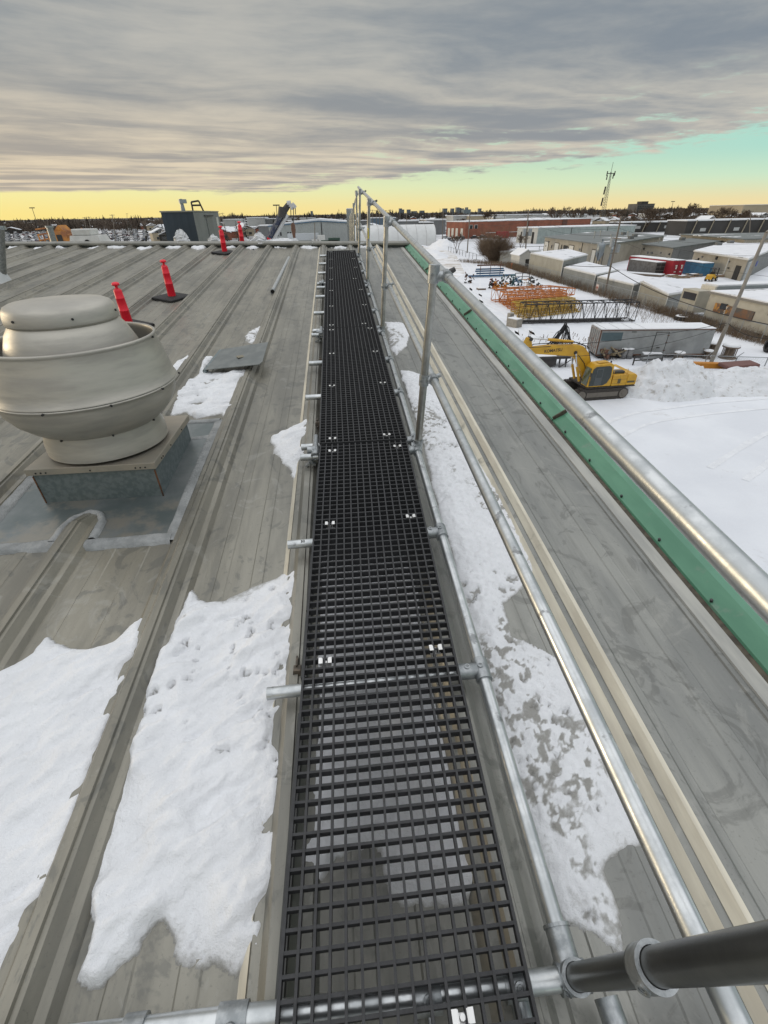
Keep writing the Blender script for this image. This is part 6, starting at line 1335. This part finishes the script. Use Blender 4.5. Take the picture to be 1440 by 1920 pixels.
# woods on the horizon (one mass nobody could count)
def wood(label, pxa, pxb, Y, n, h0, h1, seed, m, con=.3, w_=.9):
    r = random.Random(seed); mb = MB()
    for i in range(n):
        px = r.uniform(pxa, pxb); Yi = Y*r.uniform(.92, 1.1); p = AT(px, 430, Yi); x, y = p[0], p[1]; h = r.uniform(h0, h1)*(.75+.5*vnoise(np.array([px*.05]), np.array([seed*1.0]), 5)[0])
        if r.random() < con:
            for k in range(5): z0 = GZ+h*(.1+.17*k); rr = h*.20*(1-k*.17); mb.add([(x-rr, y, z0), (x+rr, y, z0), (x, y, z0+h*.32), (x, y-rr, z0), (x, y+rr, z0)], [(0, 1, 2), (3, 4, 2)])
        else:
            mb.tube((x, y, GZ), (x, y, GZ+h*.6), .3, n=3, cap=False)
            for k in range(12): a = np.array((x, y, GZ+h*r.uniform(.12, .6))); q = a+np.array((r.uniform(-1, 1)*h*.35, r.uniform(-1, 1)*h*.3, h*r.uniform(.1, .42))); mb.tube(a, q, w_*.30, w_*.12, n=3, cap=False)
    return tag(mb.build('distant_wood', m), label, 'woods', kind='stuff')
woodm = mat('wood_brown', (.14, .105, .08), (.09, .07, .055), scale=.02, rough=1); woodm2 = mat('wood_dark', (.10, .085, .075), (.065, .056, .05), scale=.02, rough=1)
wood('brown leafless woods along the left horizon', -60, 320, 640, 620, 9, 12.5, 1, woodm, .10, .9)
wood('second belt of brown woods behind the car park', -60, 320, 800, 420, 10, 13, 2, woodm, .15, 1.2)
wood('dark tree belt on the horizon in the middle', 400, 800, 1100, 520, 10, 15, 3, woodm2, .25, 1.8)
wood('tree belt on the horizon behind the brick building', 800, 1180, 1200, 480, 9, 15, 4, woodm2, .2, 1.9)
wood('bare tree belt on the right horizon', 1150, 1480, 900, 520, 8, 13, 5, woodm, .15, 1.5)
wood('far dark band of woods on the skyline', -100, 1520, 2300, 900, 9, 15, 6, woodm2, .3, 3.5)
wood('scrub behind the dark terraces at the right', 1150, 1470, 420, 260, 5, 8, 7, woodm, .05, .6)
# single trees that stand out
for (px, Y, h, sd_, lab) in ((1040, 330, 13.5, 21, 'big dark bare tree cluster right of the brick building, left one'), (1078, 340, 13.5, 22, 'big spreading bare tree right of the dark cluster'), (1205, 300, 11.5, 23, 'bare tree below the grey apartment slab'),
                             (1285, 290, 13.0, 24, 'tall wide bare tree before the dark terrace'), (1262, 310, 10.0, 28, 'smaller bare tree left of the tall wide one'), (1345, 280, 11.5, 25, 'broad bare tree left of the tan building'), (1385, 330, 9.5, 26, 'low twiggy tree below the tan building'), (914, 420, 12, 27, 'round brown bare tree behind the brick building'), (1240, 330, 9, 29, 'leaning bare tree between the slab and the wide tree')):
    p = AT(px, 440, Y); bare_tree(lab, p[0], p[1], h*1.25, sd_, minr=.085, depth=6, multi=2)
for (px, Y, h, lab, wd_) in ((424, 200, 9.5, 'left dark spruce of the three beyond the red posts', .26), (446, 230, 10, 'middle spruce of the three beyond the red posts', .22), (461, 205, 11.2, 'right tallest spruce of the three beyond the red posts', .25), (505, 260, 5.5, 'low dark spruce clump left of the crane boom', .5), (638, 420, 15, 'pointed spruce above the warehouse roof right end', .2), (633, 430, 11.5, 'smaller spruce beside the pointed one', .22), (823, 420, 14.5, 'slim spruce left of the brick building on the skyline', .18), (247, 420, 10, 'dark spruce in front of the car park, left one', .35), (277, 400, 8, 'dark spruce in front of the car park, right one', .35), (1037, 325, 11, 'dark spruce inside the bare tree cluster', .3)):
    p = AT(px, 440, Y); conifer(lab, p[0], p[1], h, int(px), wdt=wd_)
# parked cars left
def car_proto(colr, i):
    m = mat('car_paint_%d' % i, colr, rough=.35); t = local('parked_car', ['black', 'silver grey', 'dark red', 'navy blue', 'white'][i]+' parked car with snow on it in the distant car park', 'car', ['black', 'grey', 'red', 'blue', 'white'][i]+' cars in the distant car park')
    MB().side([(-2.2, .35), (-2.25, .75), (-2.1, .95), (-1.3, 1.0), (2.0, .92), (2.2, .7), (2.2, .35)], -.88, .88).build('body', m, t); MB().side([(-1.5, .98), (-1.0, 1.42), (.5, 1.42), (1.2, .95)], -.78, .78).build('glass', winm, t)
    MB().b2((-1.0, -.75, 1.425), (.5, .75, 1.53)).b2((1.25, -.8, .96), (2.1, .8, 1.04)).build('snow_cover', snow, t); mb = MB(); [mb.tube((x, y-.1, .32), (x, y+.1, .32), .32, n=8) for x in (-1.4, 1.4) for y in (-.82, .82)]; mb.build('wheels', blackp, t); return t
CP = [car_proto(c, i) for i, c in enumerate(((.03, .03, .035), (.30, .31, .32), (.10, .02, .02), (.03, .05, .10), (.55, .55, .55)))]
cnt = 0
for row in range(13):
    Y = 330+row*20
    for k in range(17):
        px = 12+k*18.6+rng.uniform(-2.5, 2.5)
        if rng.random() < .12 or px > 318: continue
        p = AT(px, 440, Y+rng.uniform(-2, 2)); o = CP[rng.randrange(5)]
        if cnt < 5: place(CP[cnt], (p[0], p[1], GZ), 1.57+rng.uniform(-.1, .1), 1.2)
        else: dup(o, (p[0], p[1], GZ), 1.57+rng.uniform(-.3, .3), 1.2)
        cnt += 1
# vehicles parked by the brick building
for k, (px, py, lab) in enumerate(((848, 457, 'snowy car parked left of the driveway pole, nearest the mound'), (842, 452, 'car parked behind the snowy car near the mound'), (858, 451, 'car parked below the brick building doors, left'), (866, 449, 'car parked below the brick building doors, right'), (835, 449, 'car at the corner of the tunnel shelter'), (890, 448, 'dark car in front of the brick building left end'), (905, 447, 'dark car in front of the brick building middle'), (932, 449, 'dark red car in front of the brick building right end'), (1340, 543, 'x'))):
    if lab == 'x': continue
    p = G(px, py); o = dup(CP[[1, 0, 4, 3, 1, 0, 0, 2][k]], p, rng.uniform(-.4, .4)+(.0 if k > 4 else 1.2), 1.05, lab, 'vehicles near the brick building')
# street lights on the skyline
for px, pb, pt, Y, lab in ((66, 412, 390, 420, 'twin-headed light mast on the left horizon'), (518, 412, 385, 300, 'thin light mast left of the crane head'), (1262, 395, 378, 500, 'thin light mast on the right skyline')):
    t_, b, tp = pole(lab, (px, pb), (px-6*(px < 100), pt), .22, 'light', dks, 'light mast', Y=Y); MB().b2(tp+(-1.8, -.3, -.2), tp+(1.8, .3, .35)).build('lamp_head', dks, t_)
for k, (px, pt, Y) in enumerate(((160, 407, 300), (168, 406, 300), (212, 402, 260), (240, 400, 520), (414, 400, 330), (419, 399, 340), (700, 393, 300), (707, 394, 310), (713, 396, 300), (725, 394, 320), (733, 393, 320), (764, 400, 280), (795, 404, 300), (948, 402, 330), (1052, 402, 300), (1155, 415, 260), (1410, 395, 190), (90, 410, 420))):
    pole('plain wooden street pole among the distant roofs', (px, 440), (px-2, pt), .18, 'utility', woodp, 'utility pole', 1, Y)[0]['group'] = 'wooden poles among the distant roofs'
t = thing('red_container', 'small red container beside the brick building right end', 'container', G(943, 447)); p = G(943, 447); MB().b2((p[0]-3, p[1], GZ), (p[0]+3, p[1]+3, GZ+3)).build('body', redc, t)
a = AT(776, 462, 30); t = thing('orange_drum', 'orange machine part just past the ridge at the roof edge', 'machine', a); a = AT(780, 461, 14.6); ot = MB(); ot.box(a+(0, .2, -.05), (.30, .4, .12), rz=.4, ry=.2).tube(a+(-.1, 0, -.02), a+(.2, .3, -.06), .05, n=8); ot.build('cover', orp, t)

# ---- traffic marks in the yard snow, fasteners on the roof, wall fittings
trm = mat('packed_track', (.775, .79, .815), (.70, .715, .745), scale=1.5, rough=.8, coord='World', bump=1.5, bscale=3, bdist=.04)
def track_marks(label, pts, w_=.38, gap_=1.7, n=60):
    P = np.array(pts, float); t_ = np.linspace(0, 1, len(P)); u = np.linspace(0, 1, n); x = np.interp(u, t_, P[:, 0]); y = np.interp(u, t_, P[:, 1])
    k_ = np.ones(9)/9; x[4:-4] = np.convolve(x, k_, 'valid'); y[4:-4] = np.convolve(y, k_, 'valid'); tx, ty = np.gradient(x), np.gradient(y); q = np.hypot(tx, ty); nx, ny = -ty/q, tx/q; mb = MB()
    for o_ in (-gap_/2, gap_/2):
        wv = w_*(.7+.6*fbm(u*20, u*0, int(o_*10)+30, 3)); V = []
        for i in range(n): V += [(x[i]+nx[i]*(o_-wv[i]/2), y[i]+ny[i]*(o_-wv[i]/2), GZ+.012), (x[i]+nx[i]*(o_+wv[i]/2), y[i]+ny[i]*(o_+wv[i]/2), GZ+.012)]
        mb.add(V, [(2*i, 2*i+2, 2*i+3, 2*i+1) for i in range(n-1)])
    tag(mb.build('tyre_tracks', trm), label, 'tyre tracks', kind='stuff')
track_marks('faint curved tyre tracks in the snow at the right edge of the yard', [(20, 19), (25, 22), (29, 24), (31, 27), (36, 28.2), (44, 28.5)])
track_marks('tyre tracks sweeping from the excavator towards the right', [(15, 24), (20, 27), (26, 28), (34, 28.6), (44, 27)], .30)
track_marks('tyre tracks running up the yard past the machines', [(19, 45), (24, 62), (23, 80), (24, 100), (30, 120), (36, 150)], .5)
track_marks('second tyre tracks beside the boom sections towards the driveway', [(21.5, 50), (20, 70), (27, 95), (33, 118), (38, 150), (41, 185)], .5)
fa = MB(); fa.tube((0, 0, 0), (0, 0, .006), .008, n=8).tube((0, 0, .006), (0, 0, .010), .005, n=6); f0 = fa.build('fastener', galvd, bld); f0.location = (0, 0, -50); kk = 0
for rx, dz_ in ((-.965, .069), (-1.655, .069), (.38, .069)):
    y = .55
    while y < 6.2:
        for oy in (0, .055):
            if not (rx == -1.655 and 2.2 < y < 3.9):
                o = f0 if kk == 0 else f0.copy()
                if kk: COL.objects.link(o); o.parent = bld
                o.location = (rx+.027, y+oy, fz(y+oy)-.0-GZ+.064); o.rotation_euler = (math.atan(SL), 0, 0); kk += 1
        y += .62
box_m = mat('wall_box_grey', (.16, .165, .165), rough=.6)
rng = random.Random(12)
for (t_, A, B, n, hm) in ((bl, (68.6, 165), (65.6, 120.8), 12, 3.6), (mbld, (83, 133), (81, 117), 5, 3.0), (rb_, (81.5, 110), (76.8, 88.5), 7, 2.8), (cb, (44.9, 55.4), (44.7, 24), 6, 2.4)):
    for k in range(n):
        f = rng.uniform(.04, .95); z = rng.uniform(1.0, hm); w_ = rng.uniform(.3, .9)/np.hypot(A[0]-B[0], A[1]-B[1]); opening(t_, A, B, f, f+w_, z, z+rng.uniform(.2, .6), box_m if k % 3 else winm, 'wall_box', .2)
for x, y, zz_ in ((83, 140, 4.75), (95, 165, 4.75), (90, 150, 4.75), (100, 142, 4.0), (96, 122, 3.75), (104, 128, 3.75)): MB().b2((x, y, GZ+zz_), (x+1.2, y+1.2, GZ+zz_+.7)).build('roof_unit', box_m, bl if zz_ > 4.5 else (mbld if zz_ > 3.9 else rb_))
# more of the excavator's fittings
MB().path([(-.5, 1.30, 1.85), (-.5, 1.30, 2.25), (-1.6, 1.30, 2.25), (-1.6, 1.30, 1.85)], .018, n=6).build('handrail', yl, ex)
MB().path([(1.30, 1.38, 1.35), (1.52, 1.55, 1.5), (1.50, 1.55, 2.2)], .015, n=6).build('mirror_arm', dks, ex); MB().box((1.50, 1.57, 2.05), (.05, .16, .28)).build('mirror', dks, ex)
MB().path([(.9, -.18, 2.6), (1.4, -.2, 3.7), (2.4, -.2, 4.08), (5.6, -.18, 4.05), (6.0, -.1, 3.7)], .03, n=6).path([(1.0, .28, 1.6), (1.5, .30, 2.6), (2.1, .30, 3.2)], .025, n=6).build('hose', blackp, ex)
for z in (1.2, 1.5): MB().b2((-1.69, 1.331, z), (-.52, 1.336, z+.012)).build('panel_seam', dks, ex)
MB().b2((-1.1, 1.331, 1.04), (-1.088, 1.337, 1.82)).build('panel_seam', dks, ex)
